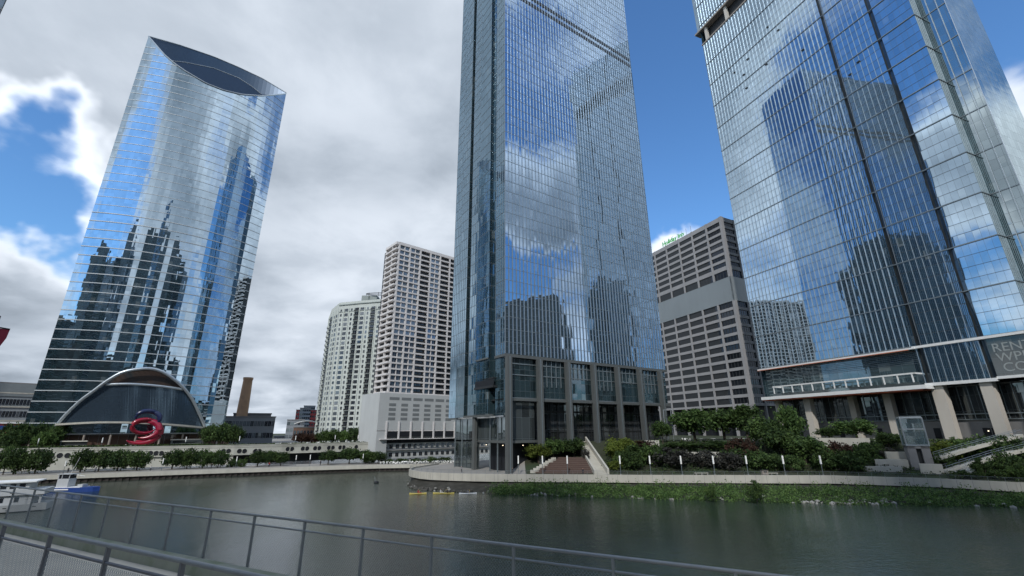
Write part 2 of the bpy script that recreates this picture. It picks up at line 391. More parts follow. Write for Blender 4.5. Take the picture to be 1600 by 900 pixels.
def seg_frame(p, q, side):
    """unit direction and outward normal of a wall from p to q; side=1: outward is to the right of p->q"""
    d = (V2(q) - V2(p)); L = d.length; d /= L
    n = Vector((d.y, -d.x, 0)) * side
    return d, n, L
def curtain(mb, path, z0, z1, m=0, tops=None):
    u = 0
    for k, (a, b) in enumerate(zip(path, path[1:])):
        L = math.hypot(b[0] - a[0], b[1] - a[1]); ta = tops[k] if tops else z1; tb = tops[k + 1] if tops else z1
        mb.quad((a[0], a[1], z0), (b[0], b[1], z0), (b[0], b[1], tb), (a[0], a[1], ta), m, ((u, z0), (u + L, z0), (u + L, tb), (u, ta))); u += L
def band(mb, path, side, z, h, dep, m=0, ext=0., tops=None, inset=0.):
    for k, (a, b) in enumerate(zip(path, path[1:])):
        d, n, L = seg_frame(a, b, side)
        if tops and min(tops[k], tops[k + 1]) < z + h: continue
        mb.ob(V2(a) - d * ext + n * inset + Vector((0, 0, z)), d * (L + 2 * ext), n * dep, Vector((0, 0, h)), m)
def fins(mb, a, b, side, z0, z1, step, wd, dep, m=0, start=0., inset=0.):
    d, n, L = seg_frame(a, b, side); t = start
    while t <= L + .01:
        mb.ob(V2(a) + d * (t - wd / 2) + n * inset + Vector((0, 0, z0)), d * wd, n * dep, Vector((0, 0, z1 - z0)), m); t += step

def box_parts(root, name, mat, boxes, limit=100):
    boxes = sorted(boxes, key=lambda q: (Vector(q[0]) - EYE).length_squared)
    for q in boxes[:limit]: mb = MB(); mb.ob(*q); mb.build(name, mat, root)
    if boxes[limit:]:
        mb = MB()
        for q in boxes[limit:]: mb.ob(*q)
        mb.build(name + '_rows', mat, root)['kind'] = 'stuff'

# unit window, width 1 (x), height 1 (z), front face towards -y
def win_mesh(name, mat, framemat, bars):
    mb = MB(); mb.quad((-.5, 0, -.5), (.5, 0, -.5), (.5, 0, .5), (-.5, 0, .5), 0)
    for k in bars: mb.ob((k - .02, -.08, -.5), (.04, 0, 0), (0, .08, 0), (0, 0, 1), 1)
    mb.ob((-.5, -.08, -.5), (1, 0, 0), (0, .08, 0), (0, 0, .05), 1)
    me = bpy.data.meshes.new(name); me.from_pydata(mb.v, [], mb.f)
    me.materials.append(mat); me.materials.append(framemat); me.polygons.foreach_set('material_index', mb.m)
    ul = me.uv_layers.new(name='UVMap'); me.update(); return me
WM = [win_mesh('window', G_win[i], M_alud, b) for i in range(3) for b in ((0.,), (-.17, .17))]
def windows(root, rects, name='window', limit=100, choose=None, meshes=None):
    """rects: (centre, dir angle, width, height, mesh index); the nearest ones become parts, the rest one mesh"""
    meshes = meshes or WM
    rects = sorted(rects, key=lambda r: -(r[2] * r[3]) / (Vector(r[0]) - EYE).length_squared)
    L0 = LOC[root.name]
    for c, a, wd, hg, k in rects[:limit]:
        o = bpy.data.objects.new(name, meshes[k]); COL.objects.link(o); o.parent = root
        o.location = Vector(c) - L0; o.rotation_euler = (0, 0, a); o.scale = (wd, 1, hg)
    if rects[limit:]:
        vs, fs, ms = [], [], []
        mats = []
        for c, a, wd, hg, k in rects[limit:]:
            me = meshes[k]; i0 = len(vs); Mx = Matrix.Translation(Vector(c) - L0) @ Matrix.Rotation(a, 4, 'Z') @ Matrix.Diagonal((wd, 1, hg, 1))
            vs += [tuple(Mx @ v.co) for v in me.vertices]
            for p in me.polygons:
                mt = me.materials[p.material_index]
                if mt not in mats: mats.append(mt)
                fs.append([i0 + q for q in p.vertices]); ms.append(mats.index(mt))
        me = bpy.data.meshes.new(name + '_rows'); me.from_pydata(vs, [], fs)
        for q in mats: me.materials.append(q)
        me.polygons.foreach_set('material_index', ms); me.uv_layers.new(name='UVMap')
        o = bpy.data.objects.new(name + '_rows', me); COL.objects.link(o); o.parent = root; o['kind'] = 'stuff'

# ------------------------------------------------------------------ ground, water, banks
mb = MB(); mb.quad((-3000, -3000, -6), (3000, -3000, -6), (3000, 5000, -6), (-3000, 5000, -6)); tag(mb.build('river_bed', M_soil), kind='structure')
mb = MB(); mb.quad((-900, -700, 0), (900, -700, 0), (900, 900, 0), (-900, 900, 0)); tag(mb.build('river_water', M_water), kind='structure')

# west bank: low riverside walk on sheet piling
LEDGE = [(-420, 40), (-230, 117), (-160, 143.5), (-143, 150.8), (-104.4, 167.1), (-71.8, 170.5), (-52.2, 183.6), (-24.4, 188), (0, 197), (40, 240), (80, 330)]
LEDGE_E = LEDGE[:5] + [(-80, 176.), (-52.2, 184.4)] + LEDGE[7:]
def inset_path(path, s):
    out_ = []
    for k, p in enumerate(path):
        a = V2(path[max(k - 1, 0)]); b = V2(path[min(k + 1, len(path) - 1)]); d = (b - a).normalized(); n = Vector((-d.y, d.x, 0)); q = V2(p) + n * s; out_.append((q.x, q.y))
    return out_
def strip(name, pa, pb, za, zb, mat, kind='structure'):
    mb = MB()
    for k in range(len(pa) - 1): mb.quad((*pa[k], za), (*pa[k + 1], za), (*pb[k + 1], zb), (*pb[k], zb))
    return tag(mb.build(name, mat), kind=kind)
P0 = LEDGE_E; P1 = inset_path(P0, 9.5); P2 = inset_path(P0, 15)
strip('riverside_walk', P0, P2, 2.5, 2.5, M_pave)
mb = MB(); band(mb, P0, 1, 1.1, 1.38, .25, 0, .05); tag(mb.build('riverside_kerb_beam', M_conc), 'long pale concrete edge beam of the far riverside walk', 'edge beam')
mb = MB()
for a, b in zip(P0, P0[1:]):
    d, n, L = seg_frame(a, b, 1); k = 0
    while k < L:
        mb.ob(V2(a) + d * k - n * (.9 if int(k / .9) % 2 else .6) + Vector((0, 0, -3)), d * min(.9, L - k), n * .3, Vector((0, 0, 4.09))); k += .9
tag(mb.build('sheet_pile_wall', M_sheet), 'dark corrugated steel pile wall along the waterline below the far walk', 'retaining wall')

# upper plaza with porthole wall
def wallpt(px, off=0.):
    """point of the porthole wall line at the azimuth of a pixel column"""
    r = ray(px, 700)
    best = None
    for a, b in zip(WL, WL[1:]):
        try: p = onpl(px, 700, a, b)
        except ZeroDivisionError: continue
        t = ((p.x - a[0]) * (b[0] - a[0]) + (p.y - a[1]) * (b[1] - a[1])) / ((b[0] - a[0]) ** 2 + (b[1] - a[1]) ** 2)
        if -.001 <= t <= 1.001 and (best is None or p.length < best.length): best = p
    return best
WL = [(-435, 62), (-236, 138), (-166, 164.5), (-149, 172), (-112, 187.5), (-88, 205), (-66, 222), (-62, 246)]
PZ = 9.2
up_poly = WL + [(-62, 420), (-900, 420), (-900, 62)]
mb = MB(); mb.prism(up_poly, PZ - .4, PZ - .15); tag(mb.build('upper_plaza', M_pave), kind='structure')
mb = MB()   # parapet wall; full height on the left, an overhanging porthole band on the right
tw = thing('porthole_wall', (WL[3][0], WL[3][1], 2.5), 'long pale concrete terrace wall pierced by pairs of round portholes', 'retaining wall')
for k, (a, b) in enumerate(zip(WL, WL[1:])):
    d, n, L = seg_frame(a, b, 1)
    z0 = 2.5 if k < 3 else 6.1
    mb.ob(V2(a) - n * .5 + Vector((0, 0, z0)), d * L, n * .5, Vector((0, 0, PZ + .55 - z0)))
    mb.ob(V2(a) - n * .6 + Vector((0, 0, PZ + .55)), d * L, n * .75, Vector((0, 0, .25)))
mb.build('wall_panel', M_wallc, tw)
mb = MB()
for k, (a, b) in enumerate(zip(WL, WL[1:])):
    if k < 3: continue
    d, n, L = seg_frame(a, b, 1); z1 = 6.1
    if k == 3: mb.ob(V2(a) - n * 1.2 + Vector((0, 0, 2.5)), d * L, n * .6, Vector((0, 0, 3.6)))
mb.build('lower_wall', M_wallc, tw)
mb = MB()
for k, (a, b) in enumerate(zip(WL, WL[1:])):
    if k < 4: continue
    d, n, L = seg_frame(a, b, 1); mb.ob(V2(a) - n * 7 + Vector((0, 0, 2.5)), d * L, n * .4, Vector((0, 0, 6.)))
mb.build('shadowed_back_wall', M_dk2, tw)  # dark metal colour stands in for shade under the porthole overhang
pr = MB(); pr.tube([(0, .0, 0), (0, -.02, 0)], [.62, .62], 20); 
# portholes: near-black discs standing in for the shade inside round openings
hole = MB(); n_ = 20
for r0, r1, y0, y1, mi in ((0, .88, -.02, -.02, 0), (.88, .98, -.02, -.10, 1), (.98, 1.02, -.10, .0, 1)):
    for j in range(n_):
        t0, t1 = 2 * math.pi * j / n_, 2 * math.pi * (j + 1) / n_
        hole.quad((r0 * math.cos(t0), y0, r0 * math.sin(t0)), (r0 * math.cos(t1), y0, r0 * math.sin(t1)), (r1 * math.cos(t1), y1, r1 * math.sin(t1)), (r1 * math.cos(t0), y1, r1 * math.sin(t0)), mi)
ho = None
for px in (77, 84, 97, 109, 138, 145, 168, 176, 202, 209, 237, 246, 254, 350, 358, 375, 383, 400, 406, 450, 456.5, 473.5, 480, 492.5, 499, 514, 520, 531.5, 537, 556.5):
    p = wallpt(px)
    a, b = min(((a, b) for a, b in zip(WL, WL[1:])), key=lambda s: abs((V2(s[1]) - V2(p)).length + (V2(s[0]) - V2(p)).length - (V2(s[1]) - V2(s[0])).length))
    d, n, L = seg_frame(a, b, 1); z = zat(p.x, p.y, 712 if px < 130 else (708.5 if px < 300 else (705 if px < 410 else interp(px, [(410, 703), (556, 698.5)]))))
    z = min(z, PZ - .35)
    if ho is None: ho = hole.build('porthole', [M_dark, M_wallc]); ho_ = ho
    else: ho_ = ho.copy(); COL.objects.link(ho_)
    ho_.parent = tw; ho_.location = Vector((p.x, p.y, z)) - LOC[tw.name]; ho_.rotation_euler = (0, 0, math.atan2(d.y, d.x))

# peninsula
EDGE = [(-14, 190), (-27, 172), (-32.5, 155), (-32, 147), (-30.2, 142.8), (-27, 138.2), (-23.2, 134.9), (-17, 132.2), (-10.7, 130.4), (-4.7, 129.1), (5, 127.9), (16.5, 126.7), (33, 124.2), (56, 122.2), (80, 119.9), (99, 111.5), (108, 103), (150, 78), (300, 0)]
def dist_edge(x, y):
    b = 1e9
    for p, q in zip(EDGE, EDGE[1:]):
        dx, dy = q[0] - p[0], q[1] - p[1]; t = max(0, min(1, ((x - p[0]) * dx + (y - p[1]) * dy) / (dx * dx + dy * dy)))
        b = min(b, math.hypot(x - p[0] - t * dx, y - p[1] - t * dy))
    return b
FS = [(0, 3.2), (4.6, 3.2), (5.4, 3.4), (15, 6.0), (29, 11.2), (400, 11.4)]
def tz(x, y):
    s = dist_edge(x, y); z = interp(s, FS)
    k = max(0, min(1, (x + 2) / 6.))                # low apron round the tip
    return 3.2 + (z - 3.2) * k
def garden_pt(px, s):
    """point at the azimuth of pixel column px, s metres behind the quay edge"""
    r = ray(px, 740); lo, hi = 60., 330.
    prev = None; D_ = 95.
    while D_ < 330:
        x, y = r.x * D_, r.y * D_
        inside = y > interp(x, [(p[0], p[1]) for p in EDGE[3:]])
        if inside and dist_edge(x, y) >= s: break
        D_ += .25
    return Vector((x, y, tz(x, y)))
mb = MB()
xs = [-34 + 2.5 * i for i in range(0, 110)]; ys = [72 + 2.5 * j for j in range(0, 100)]
E2 = EDGE
def inside(x, y):
    if x > EDGE[3][0] and y > interp(x, EDGE[3:]): 
        return not (y > 150 and x < interp(y, [(147, -32), (155, -32.5), (172, -27), (190, -14), (330, 60)]))
    return False
vi = {}
for i, x in enumerate(xs):
    for j, y in enumerate(ys):
        if inside(x, y) and dist_edge(x, y) > 1.: vi[(i, j)] = len(mb.v); mb.v.append((x, y, tz(x, y) - .02))
for i in range(len(xs) - 1):
    for j in range(len(ys) - 1):
        q = [(i, j), (i + 1, j), (i + 1, j + 1), (i, j + 1)]
        if all(k in vi for k in q):
            mb.f.append(tuple(vi[k] for k in q)); mb.m.append(1 if xs[i] < 3 else 0); mb.uv.append(((0, 0),) * 4)
gnd = tag(mb.build('garden_ground', [M_soil, M_pave], smooth=True), kind='structure')
# quay walk slab with pale edge
EI = inset_path(EDGE, 4.6)
strip('quay_walk', EDGE, EI, 3.215, 3.215, M_pave)
tq = thing('quay_edge', (0, 128.5, 0), 'long pale stone panelled quay edge curving round the point below the glass towers', 'quay edge')
mb = MB(); band(mb, EDGE[1:], 1, 1.75, 1.9, .35, 0, .02)
for a, b in zip(EDGE[1:], EDGE[2:]): fins(mb, a, b, 1, 1.8, 3.64, 2.6, .06, .36, 1, start=.6)
mb.build('edge_beam', [M_conc, M_concd], tq)
mb = MB(); band(mb, inset_path(EDGE, 1.2)[1:], 1, -1, 2.74, .8, 0, .1); mb.build('quay_wall', M_dk2, tq)
mb = MB()
for a, b in zip(EDGE[1:], EDGE[2:]): fins(mb, a, b, 1, 3.65, 4.55, 2.6, .05, .05, start=.6, inset=.1)
band(mb, EDGE[1:], 1, 4.5, .05, .05, 0, 0, inset=.1)
for z in (3.85, 4.07, 4.29): band(mb, EDGE[1:], 1, z, .015, .02, 0, 0, inset=.11)
mb.build('guard_rail', M_alud, tq)

# planted bank below the quay
SH = [(-31, 137), (-25.7, 126.9), (-16.5, 122.5), (-5.8, 118.5), (28.2, 109), (46.3, 103.5), (67, 99.5), (89.6, 96.5), (98, 94), (140, 70), (290, -10)]
mb = MB(); E3 = inset_path(EDGE, .8)[4:]
# resample both
def resample(path, n):
    Ls = [0]
    for a, b in zip(path, path[1:]): Ls.append(Ls[-1] + math.hypot(b[0] - a[0], b[1] - a[1]))
    o = []
    for k in range(n):
        t = Ls[-1] * k / (n - 1); i = 0
        while i < len(Ls) - 2 and Ls[i + 1] < t: i += 1
        u = (t - Ls[i]) / (Ls[i + 1] - Ls[i]); o.append((path[i][0] + (path[i + 1][0] - path[i][0]) * u, path[i][1] + (path[i + 1][1] - path[i][1]) * u))
    return o
ra, rb_ = resample(SH, 90), resample(E3, 90)
for k in range(89):
    for j in range(3):
        def pt(kk, jj):
            a, b = ra[kk], rb_[kk]; t = jj / 3; return (a[0] + (b[0] - a[0]) * t, a[1] + (b[1] - a[1]) * t, -.4 + 1.9 * t + .35 * noise.noise(Vector((kk * .7, jj * 1.3, 0))))
        mb.quad(pt(k, j), pt(k + 1, j), pt(k + 1, j + 1), pt(k, j + 1))
tag(mb.build('river_bank', plain('muddy bank', (.028, .027, .021), .95, .45, .5, tint=(.05, .048, .04))), kind='structure')
# rocks along the waterline: stuff
mb = MB()
ico = [(0, 0, 1), (.89, 0, .45), (.28, .85, .45), (-.72, .53, .45), (-.72, -.53, .45), (.28, -.85, .45), (.72, .53, -.45), (-.28, .85, -.45), (-.89, 0, -.45), (-.28, -.85, -.45), (.72, -.53, -.45), (0, 0, -1)]
icf = [(0, 1, 2), (0, 2, 3), (0, 3, 4), (0, 4, 5), (0, 5, 1), (1, 6, 2), (2, 7, 3), (3, 8, 4), (4, 9, 5), (5, 10, 1), (6, 7, 2), (7, 8, 3), (8, 9, 4), (9, 10, 5), (10, 6, 1), (11, 7, 6), (11, 8, 7), (11, 9, 8), (11, 10, 9), (11, 6, 10)]
def rock(mb, c, r, m=0):
    i = len(mb.v); sx_, sy_, sz_ = (random.uniform(.6, 1.3) * r for _ in range(3)); a = random.random() * 6
    for x, y, z in ico:
        k = random.uniform(.75, 1.15); x, y = x * sx_ * k, y * sy_ * k
        mb.v.append((c[0] + x * math.cos(a) - y * math.sin(a), c[1] + x * math.sin(a) + y * math.cos(a), c[2] + z * sz_ * .7 * k))
    for f in icf: mb.f.append(tuple(i + q for q in f)); mb.m.append(m); mb.uv.append(((0, 0),) * 3)
for k in range(1100):
    t = random.random() ** 1.0; i = t * 60; a = ra[int(i)]; b = ra[min(89, int(i) + 1)]; q = rb_[int(i)]
    u = i % 1; x, y = a[0] + (b[0] - a[0]) * u, a[1] + (b[1] - a[1]) * u
    px = proj((x, y, 0))[0]
    dens = .75 if ( 1250 < px < 1400) else (.3 if 800 < px < 880 else (.5 if 640 < px < 745 else .06))
    if random.random() > dens: continue
    s = abs(random.gauss(0, .12)); x += (q[0] - a[0]) * s; y += (q[1] - a[1]) * s
    rock(mb, (x, y, .05 + s * 1.8), random.uniform(.2, .6), 1 if px < 745 and random.random() < .7 else 0)
tag(mb.build('bank_rocks', [M_stone, plain('dark stone', (.07, .068, .06), .8, .5, .6)]), 'pale riprap rocks scattered along the waterline below the quay', 'rocks', kind='stuff')  # second stone is darker, used mostly towards the tip

def leafquad(mb, c, r, m=0, up=.0):
    a = Vector((random.gauss(0, 1), random.gauss(0, 1), random.gauss(0, 1))).normalized()
    b = a.cross(Vector((random.gauss(0, 1), random.gauss(0, 1), random.gauss(0, 1) + up))).normalized()
    a = a * r * random.uniform(.7, 1.3); b = b * r * random.uniform(.5, .9); c = Vector(c)
    mb.quad(c - a - b * .5, c + b * -1, c + a + b * .4, c + b, m)
# greenery: reeds and low shrubs: stuff
mb = MB()
for k in range(4600):
    i = random.uniform(8, 66); a, q = ra[int(i)], rb_[int(i)]; b = ra[int(i) + 1]; u = i % 1
    x, y = a[0] + (b[0] - a[0]) * u, a[1] + (b[1] - a[1]) * u
    px = proj((x, y, 0))[0]; g = noise.noise(Vector((px * .02, 3, 0))) 
    if px < 760 and random.random() < .88: continue
    s = random.uniform(.0, .70) if g > -.3 else random.uniform(.15, .70)
    x += (q[0] - a[0]) * s; y += (q[1] - a[1]) * s; hgt = (random.uniform(.3, .9) + 1.1 * random.random() ** 4) * (1.3 + g + .8 * noise.noise(Vector((x * .45, y * .45, 7.))))
    z = -.2 + 1.9 * s
    for _ in range(16):
        leafquad(mb, (x + random.gauss(0, .55), y + random.gauss(0, .45), z + random.uniform(.1, 1) * hgt), .17, random.choice((0, 0, 0, 1)))
tag(mb.build('bank_greenery', [M_lf[5], M_lf[1]]), 'low wild green plants along the river bank under the quay', 'plants', kind='stuff')

# ------------------------------------------------------------------ curved tower on the left (lens plan, scooped top)
A, B = onD(232, 57, 255), onD(447, 147, 255); A.z = B.z = 0
ch = (B - A); CL = ch.length; cu = ch / CL; cn = Vector((cu.y, -cu.x, 0))      # outward, towards the viewpoint
def arc(t, bulge): return A + cu * (CL * t) + cn * (bulge * 4 * t * (1 - t))
NS = 32
front = [arc(k / NS, 9.) for k in range(NS + 1)]; back = [arc(k / NS, -9.) for k in range(NS + 1)]; midl = [arc(k / NS, -1.5) for k in range(NS + 1)]
def top_on(pts, curve):
    o = []
    for p in pts:
        lo, hi = 60., 400.
        for _ in range(40):
            z = (lo + hi) / 2; x, y = proj((p.x, p.y, z))
            if y > interp(x, curve): lo = z
            else: hi = z
        o.append(lo)
    return o
fc = [(232, 57), (257, 86), (272, 99), (289, 111), (322, 130.5), (350, 141.5), (378, 148), (408, 150), (430, 148.5), (448, 146.5)]
bc = [(232, 56.5), (280, 70), (334, 88.5), (373, 105), (411, 123), (448, 145.5)]
mc = [(232, 57), (262, 92), (271, 95.5), (290, 97.5), (334, 106.5), (373, 122), (395, 136), (408, 147), (448, 150)]
ft = top_on(front, fc); bt = top_on(back, bc); mt = top_on(midl, mc)
rp = thing('curved_tower', (arc(.5, 0).x, arc(.5, 0).y, PZ), 'tall curved blue glass office tower with a scooped top and an arched entrance', 'tower')
xy = lambda L_: [(p.x, p.y) for p in L_]
mb = MB(); curtain(mb, xy(front), 14.4, 0, 0, ft); mb.build('glass_facade', G_rp, rp, smooth=False)
mb = MB(); curtain(mb, xy(back), PZ, 0, 0, bt); mb.build('roof_screen', M_roofd, rp)
mb = MB(); curtain(mb, xy(midl), 150, 0, 0, [min(a, b - .3) for a, b in zip(mt, bt)]); mb.build('inner_screen', M_roofd2, rp)
mb = MB(); mb.tube([(p.x, p.y, z) for p, z in list(zip(midl, mt))[5:27]], .22, 5); mb.build('screen_rim', M_alu, rp)
mb = MB(); mb.tube([(p.x + cn.x * .2, p.y + cn.y * .2, z) for p, z in zip(front, ft)], .32, 5); mb.tube([(p.x, p.y, z) for p, z in zip(back, bt)], .3, 5); mb.build('roof_edge', M_alu, rp)
mb = MB()
z = 14.4
k = 0
while z < 205:
    band(mb, xy(front), 1, z, .34 if z < 110 else .22, .22 if z < 110 else .12, 0, .03, tops=ft, inset=.02); z += 4.07; k += 1
mb.build('floor_band', plain('satin floor edge', (.42, .46, .48), .55, .12, .3, metal=.2), rp)
def ray_arc(px, py, bulge):
    lo, hi = -.02, 1.02
    for _ in range(40):
        t = (lo + hi) / 2; p = arc(t, bulge)
        if proj((p.x, p.y, 15))[0] * 1. < 0: pass
        # compare azimuths
        r = ray(px, py)
        if math.atan2(p.x, p.y) < math.atan2(r.x, r.y): lo = t
        else: hi = t
    p = arc(lo, bulge); return lo, Vector((p.x, p.y, zat(p.x, p.y, py)))
ap = [(87, 667), (101, 650), (124, 627.5), (146, 611), (169, 594), (191, 582), (214, 577), (236, 576), (254, 581), (270, 591), (286, 605), (301, 625), (313, 650), (322, 671)]
# smooth the arch outline
def cr(pts, n=6):
    o = []
    for i in range(len(pts) - 1):
        p0, p1, p2, p3 = pts[max(i - 1, 0)], pts[i], pts[i + 1], pts[min(i + 2, len(pts) - 1)]
        for j in range(n):
            t = j / n; o.append(tuple(.5 * (2 * p1[k] + (p2[k] - p0[k]) * t + (2 * p0[k] - 5 * p1[k] + 4 * p2[k] - p3[k]) * t * t + (3 * p1[k] - p0[k] - 3 * p2[k] + p3[k]) * t ** 3) for k in range(len(p1))))
    o.append(tuple(pts[-1])); return o
aps = cr(ap)
A3 = [ray_arc(*p, 12.5)[1] for p in aps]
mb = MB(); mb.tube(A3, .62, 8); mb.tube([p - cn * 2.4 for p in A3], .3, 6)
for k in range(2, len(A3) - 2, 2): mb.tube([A3[k], A3[k] - cn * 2.4], .12, 4)
mb.build('arch_truss', M_alu, rp, smooth=True)
# glass wall inside the arch between sill and ledge, timber lined recess above the ledge
led = [(150, 606), (166, 601), (202, 600), (247, 603), (286, 608.5), (295, 612)]
sil = [(87, 665), (157, 661.5), (225, 662.5), (281, 666), (322, 670)]
mb = MB(); mb2 = MB(); mb3 = MB()
N_ = 60; cols_ = []
for k in range(N_ + 1):
    px = 89 + (321 - 89) * k / N_
    yt = interp(px, [(a, b) for a, b in aps]); ys_ = interp(px, sil); yl = interp(px, led)
    if not (150 < px < 296): yl = yt
    yl = max(yl, yt)
    f_ = lambda y, b: ray_arc(px, y, b)[1]
    cols_.append((f_(ys_, 11.), f_(min(yl, ys_), 11.), f_(yt, 10.)))
u = 0
for a, b in zip(cols_, cols_[1:]):
    L = (V2(b[0]) - V2(a[0])).length
    mb.quad(a[0], b[0], b[1], a[1], 0, ((u, a[0].z), (u + L, b[0].z), (u + L, b[1].z), (u, a[1].z)))
    if a[2].z - a[1].z > .3 or b[2].z - b[1].z > .3:
        mb2.quad(Vector((*a[1].xy, a[1].z)) - cn * 1., Vector((*b[1].xy, b[1].z)) - cn * 1., b[2], a[2], 0, ((u, 0), (u + L, 0), (u + L, 3), (u, 3)))
    u += L
mb.build('arch_glass', G_arch, rp); mb2.build('arch_recess', plain('warm timber lining', (.05, .032, .024), .5, .5, .25, tint=(.02, .026, .03)), rp)
mb = MB(); mb.tube([ray_arc(*p, 11.5)[1] for p in cr(led[1:-1])], .55, 6); mb.build('arch_ledge', M_alu, rp, smooth=True)
mb = MB(); P_ = [ray_arc(*p, 12.)[1] for p in cr(sil)]
for a, b in zip(P_, P_[1:]):
    mb.ob(a - cn * 6, b - a, cn * 8.5, Vector((0, 0, .7)))
mb.build('entrance_canopy', M_conc, rp)
mb = MB(); lob = [arc(k / 20, 7.) for k in range(-1, 22)]; curtain(mb, xy(lob), PZ, 14.5); mb.build('lobby_glass', glass('brown lobby glass', 3., 7., (.5, .45, .42), .14, .004, .01, .1, dark=(.045, .030, .024), lines=.08, blinds=0), rp)
for t in (.05, .16, .28, .40, .52, .64, .76, .88, .97):
    mb = MB(); p = arc(t, 10.5); mb.tube([(p.x, p.y, PZ), (p.x, p.y, PZ + 5.)], .35, 8); mb.build('lobby_column', M_tan, rp)
# low terraces flanking the lobby
for px0, px1 in ((96, 138), (268, 316)):
    a, b = ray_arc(px0, 685, 17.)[1], ray_arc(px1, 685, 17.)[1]; t_ = thing('terrace_kiosk', (a.x, a.y, PZ), 'low flat-roofed pale pavilion %s the curved tower entrance' % ('left of' if px0 < 200 else 'right of'), 'pavilion')
    a.z = b.z = PZ; mb = MB(); mb.ob(a, b - a, -cn * 3, Vector((0, 0, 2.6))); mb.build('glazing', G_lob, t_)
    mb = MB(); mb.ob(a + Vector((0, 0, 2.62)) + cn * .8, b - a, -cn * 4.4, Vector((0, 0, .35))); mb.ob(a + Vector((0, 0, 1.1)) + cn * .3, b - a, -cn * .2, Vector((0, 0, .2))); mb.build('roof', M_conc, t_)

# ------------------------------------------------------------------ central tower
C0 = Vector((-2.3, 135.2, 0)); MD = Vector((61.1 + 2.3, 177.2 - 135.2, 0)).normalized(); ML = 76.0
ON = Vector((MD.y, -MD.x, 0)); LD = -ON                       # main face looks along ON; left face runs back along LD
def sp(t, s, o=0.): return C0 + MD * t + LD * s - MD * o      # t along the face, s back, o outward of the left face
ST = 236.
sal = thing('central_tower', (C0.x + 25, C0.y + 35, 11.3), 'very tall slender blue glass tower standing on the river point, on grey columns', 'tower')
face = [sp(0, 0), sp(ML, 0)]
mb = MB(); curtain(mb, xy(face), 37.2, ST, 0); curtain(mb, xy([sp(ML, 0), sp(ML, 34), sp(0, 34)]), 37.2, ST); mb.build('glass_facade', G_sal, sal)
prof = [(38.4, 0), (33, 0), (33, -1.2), (31.5, -1.2), (31.5, .6), (25.4, .6), (25.4, -1.5), (23.8, -1.5), (23.8, 0), (15.8, 0), (15.8, 1.2), (8, 1.2), (8, -.8), (5.6, -.8), (5.6, 0), (0, 0)]
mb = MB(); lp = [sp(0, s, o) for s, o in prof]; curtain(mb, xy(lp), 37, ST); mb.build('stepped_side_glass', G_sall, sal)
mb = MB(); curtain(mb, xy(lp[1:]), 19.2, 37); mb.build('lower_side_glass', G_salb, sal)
mb = MB(); curtain(mb, xy(lp[:2]), 19.2, 37); mb.build('outer_side_glass', G_sall, sal)  # brighter glass on this strip stands in for its sky reflection
mb = MB()
z = 41.2
while z < ST: band(mb, xy(face), 1, z, .12, .06, 0, 0, inset=.01); z += 4.1
z = 41.2
while z < ST: band(mb, xy(lp), 1, z, .10, .05, 0, 0, inset=.01); z += 4.1
mb.build('floor_band', M_alud, sal)
mb = MB(); fins(mb, sp(0, 0), sp(ML, 0), 1, 37.6, ST, 1.5, .09, .32, 0, 0.)
fins(mb, sp(0, 38.4), sp(0, 33), 1, 37.6, ST, 1.5, .07, .12); fins(mb, sp(0, 23.8), sp(0, 15.8), 1, 37.6, ST, 1.6, .07, .12); fins(mb, sp(0, 5.6), sp(0, 0), 1, 37.6, ST, 1.4, .07, .12)
fins(mb, sp(0, 31.5, .6), sp(0, 25.4, .6), 1, 37.6, ST, 1.5, .07, .12)
mb.build('vertical_fin', plain('satin fin', (.22, .27, .32), .5, .1, .3, metal=.3), sal)
d_ = MD
for zc in (189.5, 193.2):
    mb = MB(); k = .75
    while k < ML - .5:
        mb.ob(sp(k - .45, 0) + ON * .03 + Vector((0, 0, zc - .9)), d_ * .9, ON * .1, Vector((0, 0, 1.9))); k += 1.5
    mb.build('mechanical_louvre', M_dark, sal)
mb = MB(); band(mb, xy([sp(0, 0), sp(ML, 0)]), 1, 36.5, .95, .5, 0, .4); band(mb, xy([sp(0, 15.8, 1.2), sp(0, 8, 1.2)]), 1, 36.8, .5, .4)
band(mb, xy([sp(0, 5.6), sp(0, 0)]), 1, 36.6, .8, .45); band(mb, xy([sp(0.4, -.4), sp(ML, -.4)]), 1, 23.4, .8, .3)
band(mb, xy([sp(0, 38.4), sp(0, 31)]), 1, 18.6, .6, .3); band(mb, xy([sp(-1, 24), sp(-1, 5)]), 1, 19.0, .6, .5)
mb.build('belt_course', M_colm, sal)
for k in range(7):                                              # columns of the main face
    mb = MB(); t = .7 + 11.72 * k; c = sp(t, -.7); z0 = 3.2 if k == 0 else (5. if k == 1 else 10.5)
    wd = 1.7
    mb.ob(c - MD * wd / 2 - ON * .5 + Vector((0, 0, z0)), MD * wd, ON * 1.5, Vector((0, 0, 36.5 - z0)))
    mb.ob(c - MD * .14 + ON * 1.0 + Vector((0, 0, z0)), MD * .28, ON * .12, Vector((0, 0, 36.5 - z0)), 1)
    mb.build('column', [M_colm, M_alud], sal)
mb = MB(); curtain(mb, xy([sp(0, .6), sp(ML, .6)]), 24.2, 37.2); mb.build('base_glass', G_salb, sal)
mb = MB(); k = 1.4
for z in (24.2, 31.2, 34.6):
    band(mb, xy([sp(0, .55), sp(ML, .55)]), 1, z, .3, .15)
for b_ in range(1, 6):
    for q in (1, 2, 3, 4, 5): mb.ob(sp(.7 + 11.72 * b_ + 1.95 * q - .12, .55) + Vector((0, 0, 28. if b_ % 2 else 31.)), MD * .24, ON * .3, Vector((0, 0, 9. if b_ % 2 else 6.)))
mb.build('base_mullion', M_alud, sal)
